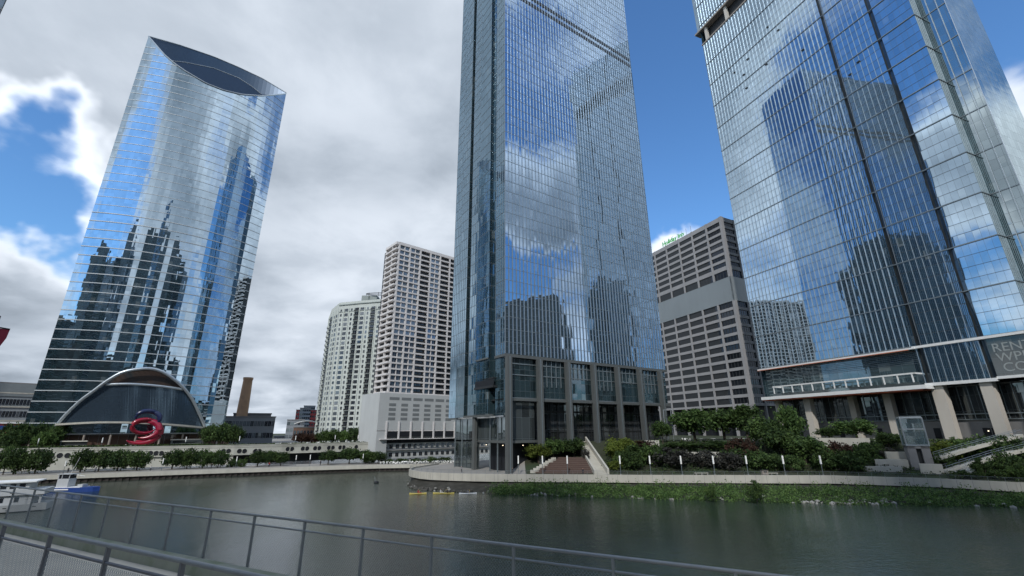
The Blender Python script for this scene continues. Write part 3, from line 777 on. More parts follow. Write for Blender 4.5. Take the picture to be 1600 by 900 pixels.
mb = MB(); curtain(mb, xy([sp(12, 5.5), sp(ML, 5.5)]), 10.6, 23.6); curtain(mb, xy([sp(12, 20), sp(12, 5.5)]), 10.6, 23.6); mb.build('upper_lobby_glass', G_lob, sal)
mb = MB()
for q in range(0, 63, 1):
    if q % 3: continue
    mb.ob(sp(12 + q, 5.4) + Vector((0, 0, 10.6)), MD * .14, ON * .18, Vector((0, 0, 12.8)))
band(mb, xy([sp(12, 5.4), sp(ML, 5.4)]), 1, 14.2, .25, .12); band(mb, xy([sp(12, 5.4), sp(ML, 5.4)]), 1, 20.4, .6, .12)
mb.build('lobby_mullion', M_dk2, sal)
mb = MB(); mb.ob(sp(0, .6) + Vector((0, 0, 23.62)), MD * ML, LD * 20, Vector((0, 0, .5))); mb.build('lobby_soffit', M_dk2, sal)
# glazed corner pavilion down to the quay
cp = [(34., -.6), (17.6, -.6), (17.6, -1.4), (15., -1.4), (6., -1.4), (1.2, -1.0)]
mb = MB(); lp2 = [sp(0, s, o) for s, o in cp]; curtain(mb, xy(lp2), 11.9, 18.7); curtain(mb, xy([lp2[-1], sp(11.6, 1.2)]), 11.9, 23.6); curtain(mb, xy(lp2[:3]), 3.2, 11.3)
mb.build('pavilion_glass', G_salc, sal)
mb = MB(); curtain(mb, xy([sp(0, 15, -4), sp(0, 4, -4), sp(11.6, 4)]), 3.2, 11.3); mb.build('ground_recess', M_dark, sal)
mb = MB(); band(mb, xy([sp(0, 17.6, -.9), sp(0, .6, -.6), sp(11.9, .8)]), 1, 11.3, .75, .3, 0, .1); mb.ob(sp(0, 17.6, -.9) + Vector((0, 0, 11.32)), LD * -17, MD * 12, Vector((0, 0, .7))); mb.build('pavilion_floor_edge', M_colm, sal)
for s, o, z0, wd in ((17.6, 0., 3.2, 1.6), (31.6, .2, 3.2, .35), (26.5, .2, 3.2, .3), (9.6, -.8, 3.2, .3), (5.2, -.8, 3.2, .3)):
    mb = MB(); c = sp(0, s, o); mb.ob(c - LD * wd / 2 + Vector((0, 0, z0)), LD * wd, -MD * max(.3, wd * .6), Vector((0, 0, (19. if wd > 1 else 18.6) - z0)))
    mb.build('pavilion_column' if wd > 1 else 'pavilion_mullion', M_colm if wd > 1 else M_alud, sal)
for s, o in ((13.6, -1.6), (5., -2.4), (1., -7.)):
    mb = MB(); c = sp(0, s, o) ; mb.box((c.x, c.y, 10.6), (.3, .3, .2)); mb.build('soffit_light', M_lit, sal)
# balcony tray between the side box and the pavilion
mb = MB(); mb.ob(sp(0, 16.5, 1.6) + Vector((0, 0, 27.6)), LD * -12, MD * 1.6, Vector((0, 0, .7))); mb.ob(sp(0, 16., 1.2) + Vector((0, 0, 30.4)), LD * -11, MD * 1.2, Vector((0, 0, .35)));
mb.build('balcony', M_dk2, sal)
mb = MB(); mb.ob(sp(0, 16.5, 1.25) + Vector((0, 0, 28.35)), LD * -12, MD * .1, Vector((0, 0, 1.9))); mb.build('balcony_shade_panel', M_dark, sal)  # dark sheet just in front of the glass paints the recess shade
mb = MB(); mb.prism(xy([sp(0, 0), sp(ML, 0), sp(ML, 34), sp(0, 34)]), ST - .5, ST - .1); mb.build('roof', M_concd, sal)

# ------------------------------------------------------------------ right tower
W0 = Vector((154.0, 127.5, 0)); WD = Vector((119.5 - 154., 213.5 - 127.5, 0)); WL_ = WD.length; WD.normalize(); WN = Vector((-WD.y, WD.x, 0))
if WN.dot(-W0) < 0: WN = -WN
def wp(t, o=0.): return W0 + WD * t + WN * o
WT = 285.
ZB = 28.8
wpe = thing('right_tower', (wp(45).x + 15, wp(45).y + 5, 11.4), 'broad tall pale blue glass tower on massive limestone columns with a projecting terrace', 'tower')
LM = 15.3; Z0 = 42.2
def Zm(k): return Z0 + LM * k
NG, NT_ = 241.5, 253.5      # open mechanical storey
g1, g2 = 28.4, 11.9
mb = MB()
for z0, z1 in ((Z0, NG), (NT_, WT)):
    ex = 0 if z0 < 200 else 2.
    for t0, t1 in ((92.7 + ex, g1 + .75), (g1 - .75, g2 + .75), (g2 - .75, 0.)):
        curtain(mb, xy([wp(t0), wp(t1)]), z0, z1)
curtain(mb, xy([wp(30), wp(g1 + .75)]), ZB + .4, Z0); curtain(mb, xy([wp(g1 - .75), wp(g2 + .75)]), ZB + .4, Z0)
mb.build('glass_facade', G_wpe, wpe)
mb = MB(); curtain(mb, xy([wp(g2 - .75), wp(0)]), ZB + .4, Z0); mb.build('shop_glass', glass('lettered glass', 1.9, 4.4, (.5, .56, .58), .13, .003, .01, .1, dark=(.030, .030, .028), lines=.06, blinds=0), wpe)
mb = MB()   # return and set-back bay nearest the viewpoint, far side and back
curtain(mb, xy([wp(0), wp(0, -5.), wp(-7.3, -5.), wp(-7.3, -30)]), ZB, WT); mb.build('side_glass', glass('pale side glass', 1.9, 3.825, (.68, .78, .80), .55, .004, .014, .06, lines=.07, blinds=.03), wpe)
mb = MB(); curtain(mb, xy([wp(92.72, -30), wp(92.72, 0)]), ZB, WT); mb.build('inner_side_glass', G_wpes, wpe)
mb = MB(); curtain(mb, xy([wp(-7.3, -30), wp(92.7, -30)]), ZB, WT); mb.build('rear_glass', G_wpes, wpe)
mb = MB()
for g in (g1, g2):
    mb.ob(wp(g + .75, -.9) + Vector((0, 0, ZB)), -WD * 1.5, WN * .1, Vector((0, 0, WT - ZB)), 0)
    for s in (.75, -.75): mb.ob(wp(g + s, -1.2) + Vector((0, 0, ZB)), WD * .05, WN * 1.2, Vector((0, 0, WT - ZB)), 1)
mb.build('recessed_groove', [glass('groove glass', 9, 9, (.5, .6, .68), .16, .004, .02, .06, dark=(.015, .018, .02), blinds=0), M_dk2], wpe)
mb = MB(); z = Z0
while z < WT:
    if not (NG - 2 < z < NT_): 
        for t0, t1 in ((92.8, g1 + .75), (g1 - .75, g2 + .75), (g2 - .75, -.1)): band(mb, xy([wp(t0), wp(t1)]), 1 if WN.dot(Vector(((wp(t1) - wp(t0)).y, -(wp(t1) - wp(t0)).x, 0))) > 0 else -1, z, .34, .30)
        for g in (g1, g2): mb.ob(wp(g + .75, -.3) + Vector((0, 0, z)), -WD * 1.5, WN * .45, Vector((0, 0, .3)))
        band(mb, xy([wp(0), wp(0, -5.), wp(-7.3, -5.)]), 1, z, .34, .22)
    z += LM
mb.build('spandrel_line', M_alud, wpe)
mb = MB(); z = Z0
while z < WT:
    for q in (1, 2, 3):
        if not (NG - 2 < z + q * 3.825 < NT_): band(mb, xy([wp(92.7), wp(0)]), 1, z + q * 3.825, .09, .03, inset=.01)
    z += LM
mb.build('floor_line', M_dk2, wpe)
mb = MB()
def wfin(t, z0, z1, wd, dep): mb.ob(wp(t + wd / 2) + Vector((0, 0, z0)), -WD * wd, WN * dep, Vector((0, 0, z1 - z0)))
t = g1 + 2.7
while t < 92.9:
    wfin(t, Z0, NG, .13, .34); wfin(t, NT_, WT, .13, .34); t += 1.9
for q in range(1, 9): wfin(g2 + .75 + 1.9 * q, Z0, NG, .09, .12)
for q in range(0, 4):
    mb.ob(wp(0, -.6 - 1.2 * q) + Vector((0, 0, ZB)), WD * -.12, WN * -.1, Vector((0, 0, WT - ZB)))
for q in (2.4, 4.9, 7.2): mb.ob(wp(-q, -5.) + Vector((0, 0, ZB)), -WD * .14, WN * .3, Vector((0, 0, WT - ZB)))
for t in (29.6, 27.3, 25.4, 23.5, 21.6, 19.7, 17.8, 15.9, 14., 12.8): wfin(t, ZB + .4, Z0, .10, .14)
mb.build('vertical_fin', M_alu, wpe)
# a few tilted-open vents
for t, z in ((52, 214), (47.5, 207), (39, 186), (57, 194), (66, 206), (70, 199), (75, 205), (24, 158), (20, 161), (70, 190)):
    mb = MB(); mb.ob(wp(t) + WN * .15 + Vector((0, 0, z)), WD * 1.3, WN * .3, Vector((0, 0, .5))); mb.build('vent_window', M_dk2, wpe)
for t, z in ((24.2, 79), (17.6, 71.5)):
    mb = MB(); mb.ob(wp(t) + WN * .04 + Vector((0, 0, z)), WD * 1.7, WN * .05, Vector((0, 0, 3.4))); mb.build('blue_pane', G_bk[1], wpe)
# open mechanical storey
mb = MB(); mb.ob(wp(91, -3) + Vector((0, 0, NG - .5)), -WD * 91, WN * .2, Vector((0, 0, NT_ - NG + 1))); mb.build('mechanical_recess', M_dk2, wpe)
mb = MB(); mb.ob(wp(93, -4) + Vector((0, 0, NG)), -WD * 93, WN * 4.4, Vector((0, 0, .9))); mb.ob(wp(96.4, -4) + Vector((0, 0, NT_ - .9)), -WD * 96, WN * 4.8, Vector((0, 0, 1.1))); mb.build('mechanical_slab', M_tan, wpe)
for t in (90, 75, 60, 45, 30, 15):
    mb = MB(); mb.ob(wp(t, -2) + Vector((0, 0, NG + .9)), -WD * 1.6, WN * 1.6, Vector((0, 0, NT_ - NG - 1.8))); mb.build('mechanical_column', M_beigecol, wpe)
# belt lines above the base
mb = MB()
mb.ob(wp(30.4, -.2) + Vector((0, 0, 41.5)), -WD * 31, WN * 1.0, Vector((0, 0, .8)))
mb.ob(wp(93.4, -.2) + Vector((0, 0, 41.4)), -WD * 64, WN * 1.6, Vector((0, 0, .55)))
mb.ob(wp(29.5, -.5) + Vector((0, 0, ZB - .4)), -WD * 18.4, WN * 1.6, Vector((0, 0, 1.)))
mb.ob(wp(11.1, -.5) + Vector((0, 0, ZB + .2)), -WD * 18, WN * 1.2, Vector((0, 0, .8)))
mb.build('white_ledge', M_white, wpe)
mb = MB(); mb.ob(wp(93.2, 1.42) + Vector((0, 0, 41.1)), -WD * 62, WN * .2, Vector((0, 0, .28))); mb.build('copper_trim', M_orange, wpe)
# recessed storeys behind the terrace
mb = MB(); curtain(mb, xy([wp(93, -1.5), wp(30, -1.5)]), ZB, 41.2); mb.build('terrace_glass', glass('terrace glass', 3.8, 4.2, (.50, .62, .66), .34, .004, .01, .1, dark=(.03, .045, .05), lines=.08), wpe)
mb = MB()
for q in range(7): band(mb, xy([wp(93, -1.45), wp(30, -1.45)]), 1, 36.6 + q * .65, .12, .08)
mb.build('louvre', M_alud, wpe)
OC = 5.5
mb = MB(); mb.ob(wp(90.7, -3) + Vector((0, 0, 27.4)), -WD * (90.7 - 27.4), WN * (3 + OC), Vector((0, 0, 1.3))); mb.build('terrace_slab', M_white, wpe)
mb = MB(); mb.ob(wp(90.3, -3) + Vector((0, 0, 27.0)), -WD * (89.9 - 28.), WN * (2.8 + OC), Vector((0, 0, .37))); mb.build('terrace_soffit', M_soff, wpe)
mb = MB()
def terr(t, h0, h1, wd=.35): mb.ob(wp(t, OC - 1.4) + Vector((0, 0, h0)), -WD * wd, WN * .35, Vector((0, 0, h1 - h0)))
for q in range(13): terr(84.5 - q * (84.5 - 31) / 12, 28.7, 32.6)
mb.ob(wp(84.8, OC - 1.4) + Vector((0, 0, 32.6)), -WD * 55, WN * .4, Vector((0, 0, .5)))
for t in (84.8, 30.2): mb.ob(wp(t, -1) + Vector((0, 0, 32.6)), -WD * .4, WN * (OC + .0), Vector((0, 0, .5)))
mb.build('terrace_pergola', M_white, wpe)
mb = MB(); mb.ob(wp(85, OC - .7) + Vector((0, 0, 28.7)), -WD * 56, WN * .06, Vector((0, 0, 1.1))); mb.build('glass_balustrade', G_salc, wpe)
# planters on the terrace
mb = MB(); rs = random.Random(5)
for q in range(500):
    t = rs.uniform(33, 84); c = wp(t, OC - 1.0 - rs.random() * .4); leafquad(mb, (c.x, c.y, 28.8 + rs.random() * .9 * (1 + .5 * math.sin(t))), .25)
tag(mb.build('terrace_plants', M_lf[3]), 'planter greenery along the white terrace edge of the right tower', 'plants', kind='stuff')
# columns
for t, o, wd, z1 in ((86.8, 1., 1.9, 27.), (72.3, 1.5, 2.8, 27.), (57.5, -3.5, 2.2, 27.), (43.6, -1.5, 2.4, 27.), (26.9, .2, 3.4, 28.4), (14.4, .2, 3.0, 28.4), (1.5, .2, 3.0, 28.8), (-6, -4, 2.6, 28.8)):
    mb = MB(); mb.ob(wp(t + wd / 2, o - 2.6) + Vector((0, 0, 10.5)), -WD * wd, WN * 2.6, Vector((0, 0, z1 - 10.5))); mb.build('column', M_beigecol, wpe)
mb = MB(); curtain(mb, xy([wp(93, -6), wp(-7.3, -6)]), 10.6, 28.6); mb.build('lobby_glass', G_lob, wpe)
mb = MB()
q = 92
while q > -7:
    mb.ob(wp(q, -5.95) + Vector((0, 0, 17.4)), -WD * .16, WN * .25, Vector((0, 0, 11.))); q -= 2.7
for z in (17.2, 18.9): mb.ob(wp(93, -5.9) + Vector((0, 0, z)), -WD * 100, WN * .5, Vector((0, 0, .32)))
mb.build('lobby_mullion', M_alud, wpe)
mb = MB(); mb.ob(wp(93, -6.) + Vector((0, 0, 10.6)), -WD * 100, WN * .1, Vector((0, 0, 6.6))); mb.build('ground_wall', M_concd, wpe)
for t in (21, 18.8, 34, 52, 66):
    mb = MB(); mb.ob(wp(t, -5.85) + Vector((0, 0, 11.3)), -WD * 1.9, WN * .1, Vector((0, 0, 3.4))); mb.build('lobby_door', M_dark, wpe)
for t in (19.8, 17.2, 53.4, 67):
    mb = MB(); mb.ob(wp(t, -5.7) + Vector((0, 0, 13.6)), -WD * .3, WN * .1, Vector((0, 0, .3))); mb.build('lobby_lamp', M_lit, wpe)
mb = MB(); mb.prism(xy([wp(92.7), wp(92.7, -30), wp(-7.3, -30), wp(-7.3, -5), wp(0, -5), wp(0)]), WT - .5, WT); mb.prism(xy([wp(93, -5.9), wp(93, -29.9), wp(-7.2, -29.9), wp(-7.2, -5.9)]), ZB - .9, ZB - .4); mb.build('roof_slab', M_concd, wpe)
def text_mesh(name, s, size, loc, xdir, zdir, mat, parent, ext=.02, align='LEFT', sx=1., label=None):
    cu_ = bpy.data.curves.new(name, 'FONT'); cu_.body = s; cu_.size = size; cu_.extrude = ext; cu_.align_x = align; cu_.space_line = 1.05
    tmp = bpy.data.objects.new(name + '_tmp', cu_); COL.objects.link(tmp)
    me = bpy.data.meshes.new_from_object(tmp.evaluated_get(bpy.context.evaluated_depsgraph_get())); bpy.data.objects.remove(tmp); bpy.data.curves.remove(cu_)
    me.name = name; me.materials.clear(); me.materials.append(mat)
    X = Vector(xdir).normalized(); Z = Vector(zdir).normalized(); Y = Z.cross(X)
    M = Matrix((X * sx, Z, -Y)).transposed().to_4x4()
    me.transform(M); o = bpy.data.objects.new(name, me); COL.objects.link(o)
    if parent: o.parent = parent; o.location = Vector(loc) - LOC[parent.name]
    else: o.location = loc
    return o
# window lettering
for k, (s, t) in enumerate((('RENT', 10.3), ('WPE.', 9.9), ('COM', 9.2))):
    text_mesh('window_lettering', s, 3.7, wp(t, .06) + Vector((0, 0, 37.2 - 3.05 * k)), -WD, (0, 0, 1), M_letter, wpe)

# ------------------------------------------------------------------ brutalist slab between the glass towers
Mc = Vector((122.3, 231.9, 0)); Md = Vector((-.384, .924, 0)).normalized(); Mr = Vector((.885, .46, 0)).normalized()
mart = thing('concrete_tower', (Mc.x, Mc.y, 11), 'grey concrete gridded high-rise with a blank middle band and green rooftop sign', 'building')
ML_, MR_ = 84., 32.
def mp(t): return Mc + Md * t
mb = MB(); cor = [mp(ML_ - .6), mp(.6) + Mr * .6, Mc + Mr * (MR_ - .6) + Md * .6, Mc + Mr * MR_ + Md * ML_]
mb.prism(xy(cor), 27, 131.5); mb.build('core', M_dk2, mart)
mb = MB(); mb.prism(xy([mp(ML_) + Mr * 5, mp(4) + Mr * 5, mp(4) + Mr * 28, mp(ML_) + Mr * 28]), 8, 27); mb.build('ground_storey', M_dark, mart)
rows = [(27.4 + 4.68 * k, 27.4 + 4.68 * k + 3.1) for k in range(12)] + [(96.2, 100.6)] + [(103.0 + 4.15 * k, 103.0 + 4.15 * k + 2.6) for k in range(7)]
mb = MB()
edges = [26.2] + [v for r in rows for v in r] + [133.2]
prs = [(edges[i], edges[i + 1]) for i in range(0, len(edges), 2)]
for z0, z1 in prs:
    if z1 - z0 > 6: continue
    mb.ob(mp(ML_) + Vector((0, 0, z0)), -Md * ML_, -Mr * -1.2, Vector((0, 0, z1 - z0)))
    mb.ob(Mc + Md * .004 + Vector((0, 0, z0)), Mr * MR_, Md * 1.2, Vector((0, 0, z1 - z0)))
bays = [11.6 * k for k in range(8)]
for t in bays:
    for z0, z1 in ((11, 82.4), (96.2, 133.3)):
        mb.ob(mp(t + (1.5 if t < 1 else .55)) - Mr * .22 + Vector((0, 0, z0)), -Md * (1.5 if t < 1 else 1.1), Mr * 1.3, Vector((0, 0, z1 - z0)))
for t in (0, 10.5, 21, 31.5):
    for z0, z1 in ((11, 82.4), (96.2, 133.3)): mb.ob(Mc + Mr * t - Md * .22 + Vector((0, 0, z0)), Mr * (.9 if t else 1.8), Md * 1.2, Vector((0, 0, z1 - z0)))
mb.build('concrete_frame', M_mart, mart)
mb = MB(); mb.ob(mp(ML_) - Mr * .12 + Vector((0, 0, 82.2)), -Md * (ML_ + .12), Mr * 1., Vector((0, 0, 14.))); mb.ob(Mc - Md * .15 - Mr * .12 + Vector((0, 0, 82.2)), Mr * MR_, Md * 1., Vector((0, 0, 14.)))
mb.build('blank_band', M_blank, mart)
rc = []
am = math.atan2(-Md.y, -Md.x); ar = math.atan2(Mr.y, Mr.x); rr = random.Random(3)
for z0, z1 in rows:
    for b in range(7):
        c = mp(11.6 * b + 5.9) + Mr * .5; rc.append(((c.x, c.y, (z0 + z1) / 2), am, 10.5, z1 - z0, rr.choice((0, 0, 1, 0, 5))))
    for b in range(3):
        c = Mc + Mr * (10.5 * b + 5.7) + Md * .5; rc.append(((c.x, c.y, (z0 + z1) / 2), ar, 9.5, z1 - z0, rr.choice((0, 1, 4))))
MWM = [win_mesh('window', m_, M_dk2, (-.3, -.1, .1, .3)) for m_ in (glass('ribbon glass', 9, 9, (.4, .45, .52), .05, .004, .02, .05, dark=(.008, .009, .011), blinds=0, pvar=0.), glass('ribbon glass grey', 9, 9, (.4, .45, .52), .09, .004, .02, .05, dark=(.014, .016, .019), blinds=0, pvar=0.))]
windows(mart, [(c, a, w_, h_, k % 2) for c, a, w_, h_, k in rc], meshes=MWM)
mb = MB(); mb.prism(xy([mp(78), mp(10) + Mr * 6, mp(10) + Mr * 24, mp(78) + Mr * 24]), 131.4, 133.); mb.build('roof', M_concd, mart)
sg = text_mesh('rooftop_sign', 'Holiday Inn', 4.4, mp(50) + Mr * .5 + Vector((0, 0, 134.)), -Md, (0, 0, 1), M_green, mart, ext=.2, sx=1.0)
mb = MB()
for t in range(24, 52, 4): mb.ob(mp(t) + Mr * 1. + Vector((0, 0, 133)), Md * .15, Mr * .15, Vector((0, 0, 5)))
mb.build('sign_frame', M_alud, mart)

# ------------------------------------------------------------------ balcony tower with a blank podium
Rc = Vector((-60.0, 217.0, 0)); Rd = Vector((.7515, .6597, 0)); Rs = Vector((-Rd.y, Rd.x, 0))
rb = thing('balcony_tower', (Rc.x, Rc.y, 2.5), 'grey concrete apartment tower with stacked corner balconies above a blank podium', 'building')
RZ, RT, RLn = 32.7, 110.6, 66.
def rq(t, s=0., o=0.): return Rc + Rd * t + Rs * s - Rs * o
core = [rq(-.0, 18.), rq(0., 1.6), rq(1.6, 1.6), rq(RLn, 1.6), rq(RLn, 18.)]
mb = MB(); mb.prism(xy(core), RZ - 1, RT); mb.build('core', M_dark, rb)
NR = 27; fh = (RT - RZ) / NR
mb = MB()
for k in range(NR + 1):
    z = RZ + fh * k - .45
    mb.ob(rq(-.2, 1.5) + Vector((0, 0, z)), Rd * RLn, Rs * -1.5, Vector((0, 0, .75 if k < NR else 1.6)))
pier = [0., 6.4, 12.8, 19.2, 25.6, 32., 38.4, 44.8, 51.2, 57.6, 64.]
for t in pier: mb.ob(rq(t - .35, 1.5, .12) + Vector((0, 0, RZ)), Rd * .8, Rs * -1.4, Vector((0, 0, RT - RZ)))
for t in (3.2, 9.6, 22.4): mb.ob(rq(t - .1, 1.3, 0) + Vector((0, 0, RZ)), Rd * .35, Rs * -1.1, Vector((0, 0, RT - RZ)))
mb.build('concrete_frame', M_rb, rb)
mb = MB()
for k in range(NR + 1):       # wrap-round balcony slabs on the narrow side
    z = RZ + fh * k - .40
    mb.ob(rq(0, 13.) + Vector((0, 0, z)), Rs * -13., Rd * -1.9, Vector((0, 0, .9 if k < NR else 1.4)))
brl = []
for s in (5.5, 12.8): mb.ob(rq(-.5, s) + Vector((0, 0, RZ)), Rs * -.4, Rd * -1.2, Vector((0, 0, RT - RZ)))
mb.build('balcony_slab', M_rb, rb)
mb = MB()
for k in range(NR):
    for b in range(10):
        if b in (2, 4, 5, 7, 8): brl.append((rq(pier[b] + .5, 0.2, 0) + Vector((0, 0, RZ + fh * k + .3)), Rd * 5.5, Rs * .05, Vector((0, 0, .85))))
box_parts(rb, 'balcony_railing', M_dk2, brl)
ra_ = math.atan2(Rd.y, Rd.x); rc = []
for k in range(NR):
    z = RZ + fh * k + .3 + (fh - .75) / 2
    for b in range(10):
        bal = b in (2, 4, 5, 7, 8)
        for q in (0, 1):
            c = rq(pier[b] + 1.85 + q * 2.9, 1.5 if bal else .75); sky_ = k > 9
            rc.append(((c.x, c.y, z), ra_, 2.6, fh - .75, rr.choice((0, 0, 1)) if bal else (rr.choice((2, 3, 3, 4)) if sky_ else rr.choice((0, 1, 4, 0)))))
windows(rb, rc)
mb = MB(); pod = [rq(-4.5, 20), rq(-4.5, -.6 + .0), rq(RLn, -.6), rq(RLn, 20)]
mb.prism(xy(pod), 15.2, RZ - .3); mb.prism(xy([rq(-4.4, 20), rq(-4.4, 2.5), rq(RLn, 2.5), rq(RLn, 20)]), 2.5, 15.2); mb.prism(xy([rq(-4.5, 19.9), rq(-4.5, -.6), rq(.8, -.6), rq(.8, 19.9)]), 2.5, 15.2); mb.build('podium', M_rb2, rb)
mb = MB()
for r_, z in enumerate((29.2, 26.3, 24.1, 21.9, 19.8)):
    for b in range(10):
        wd = 5.2 if r_ == 0 else 3.6
        mb.ob(rq(pier[b] + .6, -.6, .06) + Vector((0, 0, z)), Rd * wd, Rs * .05, Vector((0, 0, 1.3)))
mb.build('podium_louvre', plain('louvre grey', (.17, .185, .19), .6, .2, .2), rb)
box_parts(rb, 'podium_rib', M_rb, [(rq(pier[b] - .3, -.6, .5) + Vector((0, 0, 11.3)), Rd * .7, Rs * .5, Vector((0, 0, 8.))) for b in range(11)])
box_parts(rb, 'podium_opening_shade', M_dark, [(rq(pier[b] + .6, -.6, .05) + Vector((0, 0, 12.2)), Rd * 5.2, Rs * .4, Vector((0, 0, 2.4))) for b in range(10)])  # near-black boards painting the shade of open bays
mb = MB()
mb.ob(rq(-4.4, 2.45) + Vector((0, 0, 9.4)), Rd * RLn, Rs * -.1, Vector((0, 0, 1.6)))
mb.build('townhouse_shade_strip', M_dark, rb)  # near-black strip on the wall stands in for recess shade
mb = MB(); mb.ob(rq(-3, -.6, .0) + Vector((0, 0, 11.1)), Rd * RLn, Rs * -1.2, Vector((0, 0, .35)));
mb.ob(rq(-4.5, -.6, 0) + Vector((0, 0, 14.8)), Rd * RLn, Rs * .5, Vector((0, 0, .5)))
mb.ob(rq(-3, 2.3) + Vector((0, 0, 6.2)), Rd * RLn, Rs * -.9, Vector((0, 0, .3)))
mb.build('podium_ledge', M_rb, rb)
rc = []
for z in (4.2, 7.9):
    for b in range(10):
        for q in (0, 1): 
            c = rq(pier[b] + 1.6 + q * 3.1, 2.42); rc.append(((c.x, c.y, z), ra_, 1.7, 1.7, 0))
windows(rb, rc, 'townhouse_window')
mb = MB(); mb.prism(xy([rq(20, 5), rq(44, 5), rq(44, 14), rq(20, 14)]), RT, RT + 1.2); mb.build('roof', M_concd, rb)

# ------------------------------------------------------------------ cream apartment tower
cp_ = [(-125, 292), (-118.1, 275.3), (-111.5, 262.), (-104, 254.6), (-90, 250.4), (-76, 247.1), (-62, 246.5), (-50, 250)]
cr_t = thing('cream_tower', (-90, 255, 2.5), 'pale cream curved apartment tower with many small windows beside the grey tower', 'building')
CT = [80., 84.5, 86.5, 88.7, 88.7, 88.7, 88.7, 88.7]
mb = MB(); curtain(mb, cp_, 2.5, 0, 0, CT); curtain(mb, [cp_[-1], (-60, 300), cp_[0]], 2.5, 80)
mb.build('facade', M_cream, cr_t)
mb = MB(); mb.prism(cp_[1:], 84, 84.4, side=False); mb.build('roof', M_concd, cr_t)
mb = MB(); rc = []; fins_ = []; bal = []; dk = []
NRr = 29; f2h = 2.82
for k, (a, b) in enumerate(zip(cp_, cp_[1:])):
    d, n, L = seg_frame(a, b, 1); nc = max(2, int(round(L / 3.5))); st = L / nc; aa = math.atan2(d.y, d.x)
    for c_ in range(nc):
        typ = (k * 5 + c_ * 1) % 4
        x0 = V2(a) + d * (st * c_)
        mb.ob(x0 - d * .25 + Vector((0, 0, 2.5)), d * .5, n * .35, Vector((0, 0, 82. - (8 if k < 1 else 0))))
        for r_ in range(NRr):
            z = 4.6 + f2h * r_
            if z > CT[k] - 5 and k < 3 or z > 84: continue
            p = x0 + d * st / 2 + n * .06; 
            if typ == 0: wd, hh, ix = st * .66, 1.75, rr.choice((0, 1, 0, 4))
            elif typ == 1: wd, hh, ix = st * .30, 1.6, rr.choice((0, 4, 5))
            elif typ == 2: wd, hh, ix = st * .72, 1.9, rr.choice((0, 0, 1))
            else: wd, hh, ix = st * .34, 1.5, rr.choice((4, 5, 4, 0))
            rc.append(((p.x, p.y, z), aa, wd, hh, ix))
            if typ == 2: bal.append((x0 + d * .4 + Vector((0, 0, z - 1.5)), d * (st - .8), n * .9, Vector((0, 0, .22)))); dk.append((x0 + d * .4 + n * .85 + Vector((0, 0, z - 1.28)), d * (st - .8), n * .05, Vector((0, 0, .9))))
mb.build('facade_pier', M_cream, cr_t); box_parts(cr_t, 'balcony_slab', M_cream2, bal); box_parts(cr_t, 'balcony_railing', M_dk2, dk)
windows(cr_t, rc)
mb = MB(); band(mb, cp_[3:], 1, 86.8, .5, .5); band(mb, cp_[3:], 1, 82.6, .35, .3)
c = V2(cp_[4]); mb.box((-86, 256, 90.2), (9, 6, 5)); mb.build('roof_parapet', M_cream2, cr_t)
mb = MB()
for r0, zz in ((8.5, 94.2), ):
    pts = [(-80 + r0 * math.cos(t), 255 + 4 * math.sin(t), zz + .6 * math.sin(t)) for t in [2 * math.pi * q / 24 for q in range(25)]]
    mb.tube(pts, .25, 5)
for q in range(0, 24, 3): mb.tube([(-80 + 8.5 * math.cos(2 * math.pi * q / 24), 255 + 4 * math.sin(2 * math.pi * q / 24), 86.5), (-80 + 8.5 * math.cos(2 * math.pi * q / 24), 255 + 4 * math.sin(2 * math.pi * q / 24), 94.2)], .12, 4)
mb.build('rooftop_frame', M_dk2, cr_t)

# ------------------------------------------------------------------ distant buildings
def simple_building(name, px0, px1, ytop, D_, depth, mat, label, rows_, cols_n, winmesh=(0, 4), roof=None, rot=.0, zb=2.5, wf=.7, hf=.5, cat='building'):
    a, b = onD(px0, ytop, D_), onD(px1, ytop, D_); zt = (a.z + b.z) / 2; a.z = b.z = 0
    if rot: 
        L = (b - a).length; d0 = (b - a).normalized(); d0.rotate(Matrix.Rotation(rot, 3, 'Z')); b = a + d0 * L
    d = (b - a).normalized(); n = Vector((d.y, -d.x, 0)); L = (b - a).length
    t_ = thing(name, (a.x, a.y, zb), label, cat)
    mb = MB(); mb.prism(xy([a, b, b - n * depth, a - n * depth]), zb, zt); mb.build('wall', mat, t_)
    mb = MB(); mb.prism(xy([a + n * .3 - d * .3, b + n * .3 + d * .3, b - n * depth, a - n * depth]), zt, zt + .6); mb.build('roof', roof or M_concd, t_)
    rc = []; fh_ = (zt - zb - 1.) / rows_
    for r_ in range(rows_):
        for c_ in range(cols_n):
            p = a + d * (L * (c_ + .5) / cols_n) + n * .08; rc.append(((p.x, p.y, zb + 1 + fh_ * (r_ + .45)), math.atan2(d.y, d.x), L / cols_n * wf, fh_ * hf, random.choice(winmesh)))
    windows(t_, rc); return t_, a, b, d, n, zt
t_, a, b, d, n, zt = simple_building('office_block', -90, 62, 598, 330, 25, plain('ribbed grey panels', (.26, .29, .31), .7, .15, .2), 'grey office block with white window grid left of the curved tower', 5, 26, (1, 4, 0), wf=.8, zb=9.)
mb = MB()
for z in (14, 20.5, 27, 33.5): mb.ob(a + n * .1 + Vector((0, 0, z)), b - a, n * .4, Vector((0, 0, .6)))
mb.build('white_band', M_conc, t_)
mb = MB(); mb.ob(a + n * .12 + Vector((0, 0, zt - 6)), b - a, n * .3, Vector((0, 0, 6))); mb.build('parapet_screen', M_blank, t_)
